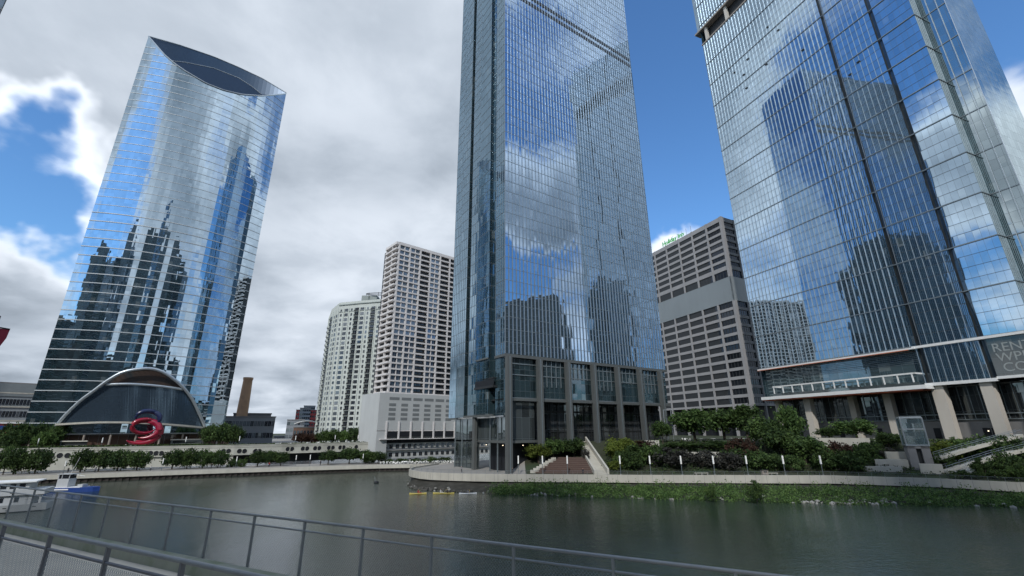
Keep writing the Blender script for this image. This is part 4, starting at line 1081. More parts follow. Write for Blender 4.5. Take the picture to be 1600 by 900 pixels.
# red and white pavilion in front of it
a, b = onD(-60, 655, 300), onD(38, 655, 300); tp = thing('red_pavilion', (a.x, a.y, 9.), 'long low red and white station canopy at the left edge behind trees', 'pavilion')
a.z = b.z = 9.; d = (b - a).normalized(); n = Vector((d.y, -d.x, 0))
mb = MB(); mb.ob(a, b - a, -n * 8, Vector((0, 0, 10))); mb.build('wall', M_redf, tp)
mb = MB(); mb.ob(a + n * .4 + Vector((0, 0, 10.05)), b - a, -n * 9, Vector((0, 0, .8))); mb.build('roof', M_white, tp)
mb = MB(); mb.ob(a + n * .2 + Vector((0, 0, 7.6)), b - a, n * .3, Vector((0, 0, 1.6))); mb.build('fascia_band', M_blue, tp)
# chimney and the mill behind the curved tower
P_ = onD(378, 648, 300); ch_ = thing('brick_chimney', (P_.x, P_.y, 8), 'tall tapering brown brick chimney right of the curved tower', 'chimney')
zt = onD(389, 590, 300).z; dx = (onD(389, 590, 300) - onD(385, 650, 300)).to_2d() * .0
mb = MB(); mb.tube([(P_.x, P_.y, 8), (P_.x, P_.y, 28), (P_.x, P_.y, zt - 1.2)], [3.1, 2.8, 2.35], 24, cap=False); mb.build('shaft', M_brick, ch_, smooth=True)
mb = MB(); mb.tube([(P_.x, P_.y, zt - 1.2), (P_.x, P_.y, zt)], [2.6, 2.6], 24); mb.build('rim', M_brick, ch_)
simple_building('grey_mill', 352, 431, 652, 290, 30, M_greyb, 'long low grey building with strip windows under the brick chimney', 3, 14, (0, 1, 4), zb=3, rot=.05, wf=.86, hf=.45)
simple_building('penthouse_block', 365, 424, 647, 300, 20, M_concd, 'louvred grey roof storey building behind the low grey mill', 2, 20, (0, 4), zb=3, wf=.5, hf=.8)
simple_building('white_block', 449, 476, 656.5, 420, 30, M_greyb, 'small pale grey block with wide windows left of the red roofed hall', 4, 5, (1, 4), zb=3, wf=.85)
simple_building('red_tower', 463, 497, 641, 520, 30, M_redf, 'distant grey and red slab tower beside the cream tower', 8, 8, (0, 1), zb=3)
simple_building('grey_tower', 469, 486, 638, 505, 20, M_greyb, 'distant flat grey tower standing in front of the red slab', 9, 5, (0, 1), zb=3, wf=.8)
simple_building('stepped_tower', 475, 493, 634.5, 530, 20, M_greyb, 'distant stepped grey tower top rising above the red slab', 9, 5, (1, 1), zb=3, wf=.8)
t_, a, b, d, n, zt = simple_building('brown_hall', 459, 500, 668, 360, 20, plain('brown brick', (.16, .10, .075), .9, .3, .2), 'brown brick hall with a white barrel roof in the distance', 2, 8, (0,), zb=3)
mb = MB(); pts = [a + (b - a) * (k / 10) + Vector((0, 0, zt + .6 + 3.8 * math.sin(math.pi * (.15 + .7 * k / 10)))) for k in range(11)]
for p, q in zip(pts, pts[1:]): mb.ob(p, q - p, -n * 18, Vector((0, 0, .5)))
mb.build('barrel_roof', M_white, t_)
for px, yt_, D_, w_, lab in ((440, 690, 600, 30, 'far low dark building on the left of the gap between towers'), (433, 684, 700, 60, 'far grey building low on the skyline behind the mill'), (570, 640, 380, 60, 'grey block hidden behind the cream tower')):
    pass
simple_building('low_warehouse', 428, 452, 682, 480, 30, M_concd, 'distant dark low warehouse at the end of the river gap', 2, 6, (0,), zb=3)
simple_building('backdrop_block', 600, 800, 640, 420, 30, M_greyb, 'plain grey block standing behind the grey balcony tower', 6, 20, (0, 4), zb=3)
simple_building('behind_block', 1000, 1320, 600, 420, 30, M_concd, 'grey block glimpsed behind the foot of the gridded concrete high-rise', 9, 24, (0,), zb=8)
# red banner cluster cut by the left edge
hk = onD(-7, 532, 60); t_ = thing('street_banner', (onD(-40, 700, 60).x, onD(-40, 700, 60).y, 0), 'small dark red banner cut off by the left edge above the grey office block', 'banner')
q = onD(-40, 600, 60); mb = MB(); mb.tube([(q.x, q.y, -2), (q.x, q.y, hk.z + 2.2)], .12, 8); mb.build('pole', M_dk2, t_)
rg_ = Vector((hk.y, -hk.x, 0)).normalized(); mb = MB(); a = hk + Vector((0, 0, 1.1))
P5 = [a - rg_ * 1.8, a + rg_ * .62, a + rg_ * .58 + Vector((0, 0, -.8)), a + rg_ * .25 + Vector((0, 0, -2.)), a - rg_ * 1.8 + Vector((0, 0, -2.2))]
bk_ = Vector((-rg_.y, rg_.x, 0)) * .12
i0 = len(mb.v)
for k in range(5):
    p, r_ = P5[k], P5[(k + 1) % 5]; mb.quad(p, r_, r_ + bk_, p + bk_)
mb.v += [tuple(p) for p in P5]; mb.f.append(tuple(range(len(mb.v) - 5, len(mb.v)))); mb.m.append(0); mb.uv.append(((0, 0),) * 5)
mb.build('cloth', plain('faded red cloth', (.16, .015, .035), .8, .3, .6), t_)
mb = MB(); mb.tube([(q.x, q.y, hk.z - 1.2), hk + rg_ * .3 + Vector((0, 0, -1.2))], .07, 6); mb.tube([(q.x, q.y, hk.z + 1.2), hk + rg_ * .62 + Vector((0, 0, 1.12))], .06, 6); mb.build('bracket', M_dk2, t_)

# ------------------------------------------------------------------ city behind the viewpoint, mirrored in the glass towers
def mirror_tower(x, y, wx, wy, h, rz, mat, label, step=0):
    t_ = thing('mirrored_tower', (x, y, 6), label, 'tower', 'towers behind the viewpoint')
    def box(w1, w2, z0, z1):
        mb = MB(); c, s = math.cos(rz), math.sin(rz)
        P = [(x + c * a - s * b, y + s * a + c * b) for a, b in ((-w1 / 2, -w2 / 2), (w1 / 2, -w2 / 2), (w1 / 2, w2 / 2), (-w1 / 2, w2 / 2))]
        mb.prism(P, z0, z1); return mb, P
    mb, P = box(wx, wy, -1, h); mb.build('facade', mat, t_)
    mbb = MB(); z = 10
    while z < h: band(mbb, P + [P[0]], 1, z, .8, .3, 0, .15); z += 7.8
    mbb.build('floor_band', M_concd, t_)
    if step: mb, P = box(wx * .6, wy * .6, h, h + step); mb.build('crown', mat, t_)
    return t_
for x, y, wx, wy, h, rz, k, lab, stp in (
        (-60, -140, 45, 40, 205, .2, 0, 'dark square glass tower behind the viewpoint, mirrored in the curved tower', 14),
        (-185, -60, 36, 30, 150, .5, 1, 'blue glass tower left behind the viewpoint, mirrored in curved glass', 0),
        (20, -190, 34, 34, 250, .1, 0, 'tallest dark tower with a stepped crown behind the viewpoint, mirrored', 30),
        (95, -130, 50, 34, 222, -.3, 0, 'dark tower right behind the viewpoint, mirrored in curved glass', 10),  # height raised so its shadow would darken the garden
        (150, -92, 46, 40, 205, .1, 1, 'unseen blue tower added far right behind the viewpoint to shade the garden, mirrored in curved glass', 0),  # added tower, placed for its shadow on the garden
        (-250, -150, 50, 40, 190, .7, 0, 'dark tower far left behind the viewpoint, mirrored in curved glass', 0),
        (-300, 20, 45, 40, 120, .2, 2, 'stone tower beyond the left bank outside the view, mirrored', 8),
        (-340, -80, 40, 40, 160, .2, 1, 'tall blue tower beyond the left bank outside the view, mirrored', 0),
        (250, 50, 30, 60, 130, .1, 2, 'stone tower beyond the right bank outside the view, mirrored', 0),
        (150, -220, 40, 40, 220, .3, 0, 'dark tower deep behind the viewpoint on the right, mirrored', 12),
        (-130, -240, 40, 40, 235, .3, 1, 'tall blue tower deep behind the viewpoint on the left, mirrored', 16),
        (-130, -85, 60, 30, 72, .3, 2, 'broad stone block left behind the viewpoint, mirrored low in curved glass', 0),
        (-20, -95, 55, 30, 66, .1, 2, 'broad stone block directly behind the viewpoint, mirrored low in curved glass', 6),
        (60, -80, 60, 30, 84, -.1, 0, 'broad dark glass block right behind the viewpoint, mirrored low', 0),
        (140, -75, 50, 30, 78, -.1, 2, 'broad stone block far right behind the viewpoint, mirrored low', 0),
        (-230, -40, 60, 40, 76, .5, 2, 'broad stone block far left behind the viewpoint, mirrored low', 0),
        (-300, -40, 90, 50, 98, .35, 0, 'broad dark glass block beyond the left bank outside the view, mirrored low', 0),  # unseen block added to darken a bright patch low in the curved glass
        (245, -45, 90, 34, 96, -.2, 0, 'broad dark glass block beyond the right bank outside the view, mirrored low', 0)):  # likewise added, darkens the right side of the curved glass
    mirror_tower(x, y, wx, wy, h, rz, (G_bk[0], G_bk[1], M_bkst)[k], lab, stp)
e_ = onD(9, 0, 330); s_ = Vector((e_.y, -e_.x, 0)).normalized()
tv = mirror_tower(e_.x - s_.x * 22, e_.y - s_.y * 22, 44, 40, 330, math.atan2(s_.y, s_.x), G_bk[1], 'dark violet blue tower whose corner just enters the top left of the view', 0)
del tv['group']
mb = MB(); mb.prism([(-900, -40), (-900, -700), (900, -700), (900, -40), (300, -30), (60, -22), (-200, -30)], -3, 5.); tag(mb.build('south_bank', M_pave), kind='structure')

# ------------------------------------------------------------------ garden furniture on the point
def gp(px, s, dz=0.): p = garden_pt(px, s); return Vector((p.x, p.y, p.z + dz))
# brown steps with stone cheek blocks
ts = thing('garden_steps', tuple(gp(880, 5)), 'wide flight of brown brick steps rising from the quay beside the central tower', 'steps')
a0, b0 = gp(834, 5.2), gp(926, 5.2); fd = (b0 - a0); fd.z = 0; fw = fd.length; fd.normalize(); bd = Vector((-fd.y, fd.x, 0))
a0.z = 0
mb = MB(); ed = MB()
for k in range(9):
    x0 = a0 + fd * (.8 * k); L = fw - .8 * k - .15 * k
    mb.ob(x0 + bd * (1.15 * k) + Vector((0, 0, 2.8)), fd * L, bd * 1.152, Vector((0, 0, .5 + .42 * (k + 1))))
    ed.ob(x0 + bd * (1.15 * k - .02) + Vector((0, 0, 2.8 + .5 + .42 * (k + 1) + .002)), fd * L, bd * .12, Vector((0, 0, .03)))
mb.build('tread', M_stair, ts); ed.build('nosing', plain('worn step edge', (.2, .15, .13), .8, .3, .5), ts)
for k in range(8):
    mb = MB(); x0 = a0 + fd * (.8 * k - 1.0); mb.ob(x0 + bd * (1.15 * k) + Vector((0, 0, 2.8)), fd * 1.5, bd * 1.7, Vector((0, 0, .95 + .42 * (k + 1)))); mb.build('cheek_block', M_conc, ts)
# steep stone stair with a solid parapet
tr = thing('garden_ramp', tuple(gp(945, 5)), 'steep pale stone stair with solid parapet climbing right of the brown steps', 'stair')
ra0, ra1 = gp(949, 4.6), gp(917, 30); rd_ = ra1 - ra0; rn = Vector((rd_.y, -rd_.x, 0)).normalized()
for nm, off, wd, up in (('parapet', 0, .55, 1.5), ('parapet', -3.6, .45, 1.15)):
    mb = MB(); n_s = 12
    p0 = ra0 + rn * off; p1 = ra1 + rn * off
    A1 = [p0 + Vector((0, 0, -1)), p1 + Vector((0, 0, -1.)), p1 + Vector((0, 0, up)), p0 + Vector((0, 0, up))]
    B1 = [q + rn * wd for q in A1]
    mb.quad(*B1); mb.quad(*reversed(A1)); mb.quad(A1[3], A1[2], B1[2], B1[3]); mb.quad(A1[0], A1[3], B1[3], B1[0]); mb.quad(A1[1], B1[1], B1[2], A1[2])
    mb.build(nm, M_conc, tr)
mb = MB()
NS_ = 40
for k in range(NS_):
    q = ra0 + rd_ * (k / NS_); mb.ob(q - rn * 3.2 + Vector((0, 0, -1)), rn * 3.2, Vector((rd_.x, rd_.y, 0)) / NS_, Vector((0, 0, 1.25)))
mb.build('stair_tread', M_conc, tr)

# terraced stone walls, planters and lawn strips
def slab(px0, px1, s0, s1, z0, z1, mat, name, label, cat):
    a, b = gp(px0, s0), gp(px1, s0); d = (b - a); d.z = 0; n = Vector((-d.y, d.x, 0)).normalized(); a.z = 0
    mb = MB(); mb.ob(a + Vector((0, 0, z0)), d, n * (s1 - s0), Vector((0, 0, z1 - z0))); o = mb.build(name, mat, at=(a.x, a.y, z0)); return tag(o, label, cat)
slab(1076, 1131, 17, 17.6, 5, 8.4, M_conc, 'terrace_wall', 'long low pale terrace wall in the middle of the garden above a lawn strip', 'wall')
slab(1108, 1131, 13, 13.8, 4.2, 6.4, M_conc, 'terrace_wall', 'short lower pale wall step below the long terrace wall', 'wall')
slab(1012, 1035, 24, 24.6, 8, 11.6, M_conc, 'terrace_wall', 'short pale wall near the right foot of the central tower', 'wall')
slab(1286, 1372, 25, 26, 9, 12.1, M_conc, 'terrace_wall', 'pale terrace parapet in front of the right tower lobby', 'wall')
slab(1352, 1412, 8.2, 9.2, 3.0, 5.4, M_conc, 'seat_wall', 'lowest pale stone seat wall left of the glass lift', 'wall')
slab(1372, 1424, 11.2, 12.2, 3.0, 7.0, M_conc, 'seat_wall', 'middle pale stone seat wall left of the glass lift', 'wall')
slab(1392, 1424, 14.2, 15.2, 4.0, 8.8, M_conc, 'seat_wall', 'upper pale stone seat wall beside the glass lift', 'wall')
slab(1440, 1476, 7.8, 8.8, 3.0, 6.3, M_conc, 'landing_wall', 'pale block wall at the foot of the glass lift on its right', 'wall')
slab(1540, 1584, 7.4, 8.3, 3.0, 5.2, M_conc, 'gate_wall', 'low pale wall with dark openings at the lower right edge', 'wall')
# glass lift tower
e0, e1 = gp(1428, 10.), gp(1464, 10.); ed_ = (e1 - e0); ed_.z = 0; ew = ed_.length; ed_.normalize(); en = Vector((ed_.y, -ed_.x, 0))
lt = thing('glass_lift', (e0.x, e0.y, 3.2), 'free-standing glass lift tower on a concrete base beside the quay stairs', 'lift')
lz1 = zat(e0.x, e0.y, 654); lz0 = zat(e0.x, e0.y, 697); e0.z = 0
mb = MB(); mb.ob(e0 + Vector((0, 0, 2.5)), ed_ * ew * .38, -en * 4.5, Vector((0, 0, lz0 - 2.5))); mb.ob(e0 + ed_ * ew * .62 + Vector((0, 0, 2.5)), ed_ * ew * .38, -en * 4.5, Vector((0, 0, lz0 - 2.5))); mb.ob(e0 + Vector((0, 0, lz0 - .6)), ed_ * ew, -en * 4.4, Vector((0, 0, .61))); mb.build('concrete_base', M_concd, lt)
mb = MB(); mb.ob(e0 + ed_ * ew * .38 - en * 1 + Vector((0, 0, 2.5)), ed_ * ew * .24, -en * .2, Vector((0, 0, lz0 - 3.1))); mb.build('lift_door', M_dk2, lt)
mb = MB(); Pq = [e0, e0 + ed_ * ew, e0 + ed_ * ew - en * 4.4, e0 - en * 4.4]; curtain(mb, xy(Pq + [Pq[0]]), lz0, lz1); mb.build('shaft_glass', glass('lift glass', 2.2, 3.2, (.6, .7, .75), .2, .004, .01, .1, dark=(.05, .07, .08), lines=0, clear=.45), lt)
mb = MB()
for q in Pq: mb.box((q.x, q.y, (lz0 + lz1) / 2), (.28, .28, lz1 - lz0))
for z in (lz0 + .1, (lz0 + lz1) / 2 + .6, lz1): band(mb, xy(Pq + [Pq[0]]), 1, z, .3, .14, 0, .1)
mb.prism(xy(Pq), lz1 + .3, lz1 + .5); mb.build('shaft_frame', M_alu, lt)
# ramps with railings to the right of the lift
def ramp(pts, wd, label, mat=M_conc):
    t_ = thing('quay_ramp', tuple(pts[0]), label, 'ramp'); mb = MB(); rl = MB()
    for a, b in zip(pts, pts[1:]):
        d = V2(b) - V2(a); n = Vector((-d.y, d.x, 0)).normalized()
        q = [a, b, b + n * wd, a + n * wd]; lo = [p + Vector((0, 0, -.7)) for p in q]
        mb.quad(*q); mb.quad(lo[0], lo[1], q[1], q[0]); mb.quad(lo[2], lo[3], q[3], q[2]); mb.quad(lo[1], lo[2], q[2], q[1]); mb.quad(lo[3], lo[0], q[0], q[3])
        L = (b - a).length; k = 0
        for off in (.05, wd - .05):
            rl.tube([a + n * off + Vector((0, 0, 1.05)), b + n * off + Vector((0, 0, 1.05))], .04, 4); rl.tube([a + n * off + Vector((0, 0, .6)), b + n * off + Vector((0, 0, .6))], .025, 4)
            k = 0
            while k <= L: p = a + (b - a) * (k / L) + n * off; rl.tube([p, p + Vector((0, 0, 1.05))], .03, 4); k += 1.6
    mb.build('ramp_slab', mat, t_); rl.build('railing', M_alud, t_)
ramp([gp(1482, 7, 1.), gp(1512, 10, 1.4), gp(1560, 13, 2.6), gp(1640, 17, 4.)], 2., 'upper sloping pale ramp with railings at the lower right')
ramp([gp(1492, 5.4, .4), gp(1520, 6.2, 1.2), gp(1536, 9, 2.)], 1.8, 'short lower ramp with railings beside the glass lift')
ramp([gp(1476, 9, 3.5), gp(1540, 16, 4.), gp(1620, 21, 5.)], 1.6, 'highest ramp with railings below the right tower columns')

# lamp standards with white heads
def make_lamp(hh, label, group, loc):
    t_ = thing('quay_lamp', loc, label, 'lamp', group); mb = MB(); mb.tube([(loc[0], loc[1], loc[2]), (loc[0], loc[1], loc[2] + hh * .58)], .085, 6); mb.build('pole', M_alud, t_)
    mb = MB(); mb.box((loc[0], loc[1], loc[2] + hh * .79), (.32, .32, hh * .42)); mb.build('lamp_head', M_lamp, t_)
    mb = MB(); mb.box((loc[0], loc[1], loc[2] + .12), (.4, .4, .24)); mb.build('base_plate', M_concd, t_); return t_
LP = [(810, 'between the steps and the dark ground floor opening'), (848, 'in front of the left end of the brown steps'), (887, 'in front of the middle of the brown steps'), (970, 'just right of the pale stone stair'),
      (1017, 'before the yellow green shrubs'), (1066, 'before the grey purple shrub'), (1117, 'below the long terrace wall'), (1169, 'before the russet shrub'), (1227, 'before the big dark tree'), (1286, 'furthest right on the quay, before round shrubs')]
lamp0 = None
for px, d_ in LP:
    s = 3.2; p = garden_pt(px, s); lab = 'slim quay lamp with white head ' + d_
    if lamp0 is None: lamp0 = make_lamp(4.9, lab, 'lamps along the quay below the towers', (p.x, p.y, 3.22)); o = lamp0
    else: o = copy_tree(lamp0); o.location = (p.x, p.y, 3.22); o['label'] = lab
def bank_pt(px, off, z):
    """point behind the far walk's edge"""
    best = None
    path = inset_path(LEDGE_E, off)
    for a, b in zip(path, path[1:]):
        p = onpl(px, 730, a, b); t = ((p.x - a[0]) * (b[0] - a[0]) + (p.y - a[1]) * (b[1] - a[1])) / ((b[0] - a[0]) ** 2 + (b[1] - a[1]) ** 2)
        if 0 <= t <= 1 and p.y > 0 and (best is None or p.length < best.length): best = p
    return Vector((best.x, best.y, z))
FL = [(101, 'by the moored blue boat'), (253, 'between the round trees under the sculpture'), (368, 'before the shadowed wall'), (461, 'left of the pair under the porthole band'), (483, 'right of the pair under the porthole band'), (566, 'below the right end of the porthole band')]
for px, d_ in FL:
    p = bank_pt(px, 3., 2.5); o = copy_tree(lamp0); o.location = p; o.scale = (.7, .7, .8); o['label'] = 'small lamp on the far riverside walk ' + d_; o['group'] = 'lamps on the far riverside walk'
for px, d_ in ((57, 'among the trees at far left'), (157, 'left of the red sculpture'), (288, 'right of the red sculpture'), (372, 'above the right end of the terrace wall trees'), (460, 'beside the brown hall'), (522, 'before the cream tower'), (558, 'at the end of the upper terrace')):
    p = wallpt(px); r = ray(px, 690); p = p + Vector((r.x, r.y, 0)).normalized() * 5; o = copy_tree(lamp0); o.location = (p.x, p.y, PZ - .15); o.scale = (.7, .7, .85); o['label'] = 'small lamp on the upper terrace ' + d_; o['group'] = 'lamps on the upper terrace'

# ------------------------------------------------------------------ trees and shrubs
def crown_mesh(name, seed, R, Hh, mats, nclump, nleaf, leaf, flat=1., conic=0.):
    rs = random.Random(seed); st = random.getstate(); random.seed(seed); mb = MB()
    cl = []
    while len(cl) < nclump:
        x, y, z = rs.uniform(-1, 1), rs.uniform(-1, 1), rs.uniform(-1, 1); q = x * x + y * y + z * z
        if q > 1 or q < .18: continue
        k = 1. - conic * (z * .5 + .5) * .75
        k *= 1 + .25 * noise.noise(Vector((x * 2 + seed, y * 2, z * 2)))
        cl.append((x * R * k, y * R * k, z * Hh * .5))
    cr_ = R * (.34 if nclump > 30 else .42)
    for c in cl:
        rr_ = cr_ * rs.uniform(.6, 1.2); nl = int(nleaf * (rr_ / cr_) ** 1.5)
        for _ in range(nl):
            leafquad(mb, (c[0] + rs.gauss(0, rr_ * .5), c[1] + rs.gauss(0, rr_ * .5), c[2] + rs.gauss(0, rr_ * .38)), leaf, 0 if rs.random() < .8 else 1)
    random.setstate(st)
    return mb
TREES = {}
def plant(kind, seed, base, Rr, top_z, label, cat='tree', group=None, mats=None, trunk=True, conic=0., name='tree', frac=.72, dens=1.):
    """unit crown (radius 1, height 1) scaled per tree; trunk and limbs built per kind"""
    key = (kind, seed, trunk, conic)
    hh = max(.8, top_z - base.z)
    if key not in TREES:
        t_ = thing(name, (0, 0, 0), 'x', cat)
        mb = crown_mesh(name, seed, 1., 1.5 if not trunk else 1.35, None, 64 if trunk else 40, int(46 * dens), .085)
        c = mb.build('crown' if trunk else 'foliage', [M_lf[kind], M_lf[(kind + 1) % 2 if kind < 2 else kind]], t_)
        if trunk:
            mb = MB(); mb.tube([(0, 0, -2.), (.02, .01, -1.2), (-.02, .02, -.5), (0, 0, .1)], [.075, .06, .05, .03], 6)
            for k in range(5):
                a = k * 1.3; mb.tube([(0, 0, -1. + .12 * k), (.3 * math.cos(a), .3 * math.sin(a), -.5 + .12 * k), (.6 * math.cos(a), .6 * math.sin(a), -.1 + .12 * k)], [.035, .025, .012], 4)
            mb.build('trunk', M_trunk, t_)
        else:
            mb = MB()
            for k in range(5): a = k * 1.26; mb.tube([(0, 0, -.85), (.35 * math.cos(a), .35 * math.sin(a), -.1)], [.04, .015], 4)
            mb.build('stem', M_trunk, t_)
        TREES[key] = t_; o = t_
    else: o = copy_tree(TREES[key])
    ch = hh * frac if trunk else hh                       # crown height
    sz = ch / (1.55 if trunk else 1.5)
    o.scale = (Rr, Rr, sz); o.rotation_euler = (0, 0, random.uniform(0, 6.28))
    zc = top_z - ch * .5
    o.location = (base.x, base.y, zc)
    if trunk:                                             # trunk spans local -2..; keep its foot just below the ground
        zt_ = (base.z - .3 - zc) / sz
        for chd in o.children:
            if chd.name.startswith('trunk'): chd.scale = (1, 1, max(.3, zt_ / -2.)) ; chd.location = (0, 0, 0)
    o['label'] = label; o['category'] = cat
    if group: o['group'] = group
    elif 'group' in o.keys(): del o['group']
    return o
def tree_at(px, s, ytop, wpx, kind, seed, label, trunk=True, conic=0., cat=None, base=None, frac=.72, group=None):
    b = base or garden_pt(px, s); D_ = math.hypot(b.x, b.y); r = ray(px, ytop)
    # metres per pixel sideways
    p2 = EYE + ray(px + wpx / 2, ytop) * D_; p1 = EYE + ray(px - wpx / 2, ytop) * D_
    Rr = (p2 - p1).to_2d().length / 2 * 1.04
    zt_ = zat(b.x, b.y, ytop)
    return plant(kind, seed, b, Rr, zt_, label, cat or ('tree' if trunk else 'shrub'), group, trunk=trunk, conic=conic, name='tree' if trunk else 'shrub', frac=frac)
# point: trees
for a in ((1093, 30, 640, 62, 1, 11, 'broad mid green tree right of the central tower foot, in front of the gridded high-rise'),
          (1041, 27, 658, 26, 1, 12, 'slim young green tree beside the right foot of the central tower'),
          (1140, 44, 640, 62, 1, 13, 'wide green tree before the middle of the gridded high-rise'),
          (1178, 40, 634, 54, 1, 11, 'tall green tree before the right corner of the gridded high-rise'),
          (1204, 22, 652, 54, 0, 14, 'dark leafy tree in the garden left of the tall narrow tree'),
          (1248, 20, 636, 44, 1, 15, 'tall narrow tree before the leftmost limestone column'),
          (1262, 12, 682, 66, 0, 13, 'big dark tree crown just behind the quay below the right tower'),
          (1228, 15, 668, 50, 0, 12, 'dark tree standing between the two terrace gardens'),
          (1352, 30, 655, 62, 1, 14, 'spreading fresh green tree in front of the right tower lobby'),
          (1308, 30, 668, 40, 0, 15, 'small dark tree at the left of the right tower lobby'),
          (1400, 24, 676, 44, 0, 11, 'dark bushy tree left of the glass lift top'),
          (842, 13, 694, 34, 2, 16, 'small yellow green tree on the left of the brown steps'),
          (866, 15, 686, 30, 1, 12, 'small green tree behind the top of the brown steps'),
          (898, 17, 684, 32, 0, 14, 'dark green tree behind the upper right of the steps')):
    tree_at(*a)
for a in ((1050, 11, 701, 60, 3, 21, 'wide grey purple shrub behind the second lamp from the stone stair'), (1020, 12, 694, 36, 1, 22, 'mid green shrub behind the lamp nearest the yellow hedges'), (1100, 11, 704, 48, 3, 22, 'grey shrub below the long terrace wall'),
          (1140, 9, 706, 48, 3, 23, 'low dark grey shrub left of the litter bin'), (1166, 15, 686, 44, 4, 21, 'russet brown shrub in the middle of the garden'), (1188, 9, 704, 46, 0, 22, 'dark shrub directly behind the litter bin'),
          (1216, 8, 708, 40, 0, 23, 'low dark shrub right of the litter bin'), (1240, 8, 712, 40, 0, 21, 'low dark shrub under the big dark crown'), (1290, 9, 700, 44, 0, 22, 'dark shrub under the right edge of the big crown'),
          (1325, 8, 703, 58, 0, 23, 'round dark shrub at the right end of the lamp row'), (1318, 14, 690, 40, 4, 22, 'brownish shrub above the round dark shrub'), (1358, 14, 693, 42, 0, 21, 'dark shrub above the stone seat walls'),
          (1372, 20, 690, 40, 0, 23, 'dark shrub on the upper terrace left of the lift'), (1398, 17, 700, 30, 3, 21, 'grey green shrub between the seat walls'),
          (966, 17, 690, 34, 2, 21, 'yellow green hedge at the top of the stone stair'), (975, 22, 684, 40, 2, 22, 'bright yellow green hedge behind the stone stair'), (994, 15, 694, 44, 1, 23, 'fresh green bush right of the yellow hedge'),
          (974, 11, 706, 30, 1, 21, 'green bush halfway up beside the stone stair'), (962, 8, 719, 22, 2, 23, 'small yellow shrub at the foot of the stone stair'), (990, 9, 706, 36, 0, 22, 'dark green bush behind the first lamp right of the stair'),
          (916, 15, 700, 12, 3, 23, 'grey leafy shrub squeezed between steps and stone stair'), (1010, 24, 688, 40, 4, 23, 'russet shrub near the tower columns'),
          (1070, 24, 690, 50, 0, 21, 'dark hedge behind the grey purple shrub'), (1125, 24, 688, 60, 0, 23, 'dark hedge above the long terrace wall'), (1150, 13, 700, 40, 0, 22, 'dark bush right of the short terrace wall'),
          (885, 22, 690, 60, 0, 23, 'dark hedge across the top of the brown steps'), (838, 17, 706, 26, 2, 22, 'yellow green bush beside the top left cheek block'),
          (1490, 17, 690, 52, 2, 21, 'bright green hedge right of the glass lift'), (1520, 20, 684, 60, 1, 22, 'fresh green hedge before the big limestone column'), (1555, 21, 680, 60, 0, 23, 'dark clipped hedge between the two biggest columns'),
          (1590, 19, 682, 50, 0, 21, 'dark hedge at the right edge below the outer column'), (1480, 11, 708, 34, 0, 22, 'low green shrub beside the ramp start'), (1505, 5.2, 734, 46, 0, 23, 'low grassy shrub on the quay below the ramps'),
          (1536, 6, 716, 30, 0, 21, 'small dark shrub between the two lower ramps'), (1578, 10, 706, 50, 0, 22, 'dark low shrub under the upper ramp'), (1560, 6.4, 733, 40, 1, 23, 'low green shrub before the gate wall'), (1590, 6, 726, 40, 1, 21, 'green shrub at the lower right corner of the quay'),
          (1450, 17, 700, 30, 0, 23, 'dark shrub hidden behind the glass lift')):
    tree_at(*a, trunk=False)
bb = garden_pt(1181, -9.) if False else Vector((ra[36][0], ra[36][1], 0)); bb = onz(1183, 782, .6)
tree_at(1183, 0, 752, 24, 0, 21, 'dark bushy riverside shrub rising above the bank plants under the litter bin', trunk=False, base=bb)
bb = onz(1112, 780, .6); tree_at(1112, 0, 758, 18, 1, 22, 'small bright bush in the bank plants left of the dark riverside shrub', trunk=False, base=bb)
# far bank: row of round trees on the low walk
RT_ = [(8, 698, 30, 'first'), (24, 700, 32, ''), (57, 701, 40, ''), (127, 701, 34, ''), (155, 703, 32, ''), (184, 702, 36, ''), (214, 704, 32, ''), (269, 703, 30, ''), (292, 700, 28, ''), (316, 702, 28, ''), (340, 703, 26, '')]
names = ['round dark tree cut by the left edge of the view', 'round dark tree second from the left edge', 'wide round tree above the white boats', 'round tree left of the first sculpture side portholes', 'round tree below the left arch foot', 'round tree just left under the red sculpture',
         'round tree directly under the red sculpture', 'round tree right of the three portholes', 'tallest round tree under the right arch foot', 'round tree below the right arch end', 'last round tree of the row before the low shrubs']
for (px, yt, wpx, _), lab in zip(RT_, names):
    tree_at(px, 0, yt, wpx * 1.12, 0, 31 + px % 3, lab, base=bank_pt(px, 6.5, 2.5), frac=.90, group='round trees in a row on the far riverside walk')
for px, yt, wpx, tr_, lab in ((362, 716, 18, 0, 'small low shrub right of the tree row'), (376, 717, 16, 0, 'second small shrub right of the tree row'), (402, 704, 26, 1, 'tree at the left start of the porthole band'), (420, 704, 24, 1, 'tree under the left part of the porthole band'), (438, 706, 22, 1, 'tree next to the paired lamps'),
                         (512, 704, 26, 1, 'dark tree under the middle portholes'), (545, 700, 28, 1, 'dark tree under the last pair of portholes'), (571, 703, 26, 1, 'tree at the right end of the porthole band'), (590, 706, 24, 1, 'dark tree before the blank podium corner'), (576, 716, 18, 0, 'low dark shrub at the podium corner'), (604, 717, 22, 0, 'dark hedge before the townhouse windows'),
                         (626, 716, 20, 0, 'second hedge before the townhouse windows'), (648, 716, 20, 0, 'third hedge before the townhouse windows'), (672, 714, 22, 0, 'fourth hedge before the townhouse windows'), (694, 714, 22, 0, 'last hedge before the townhouse windows')):
    tree_at(px, 0, yt, wpx, 0, 31 + px % 3 if tr_ else 21 + px % 3, lab, base=bank_pt(px, 7. if px < 580 else 5., 2.5), frac=.8, trunk=bool(tr_))
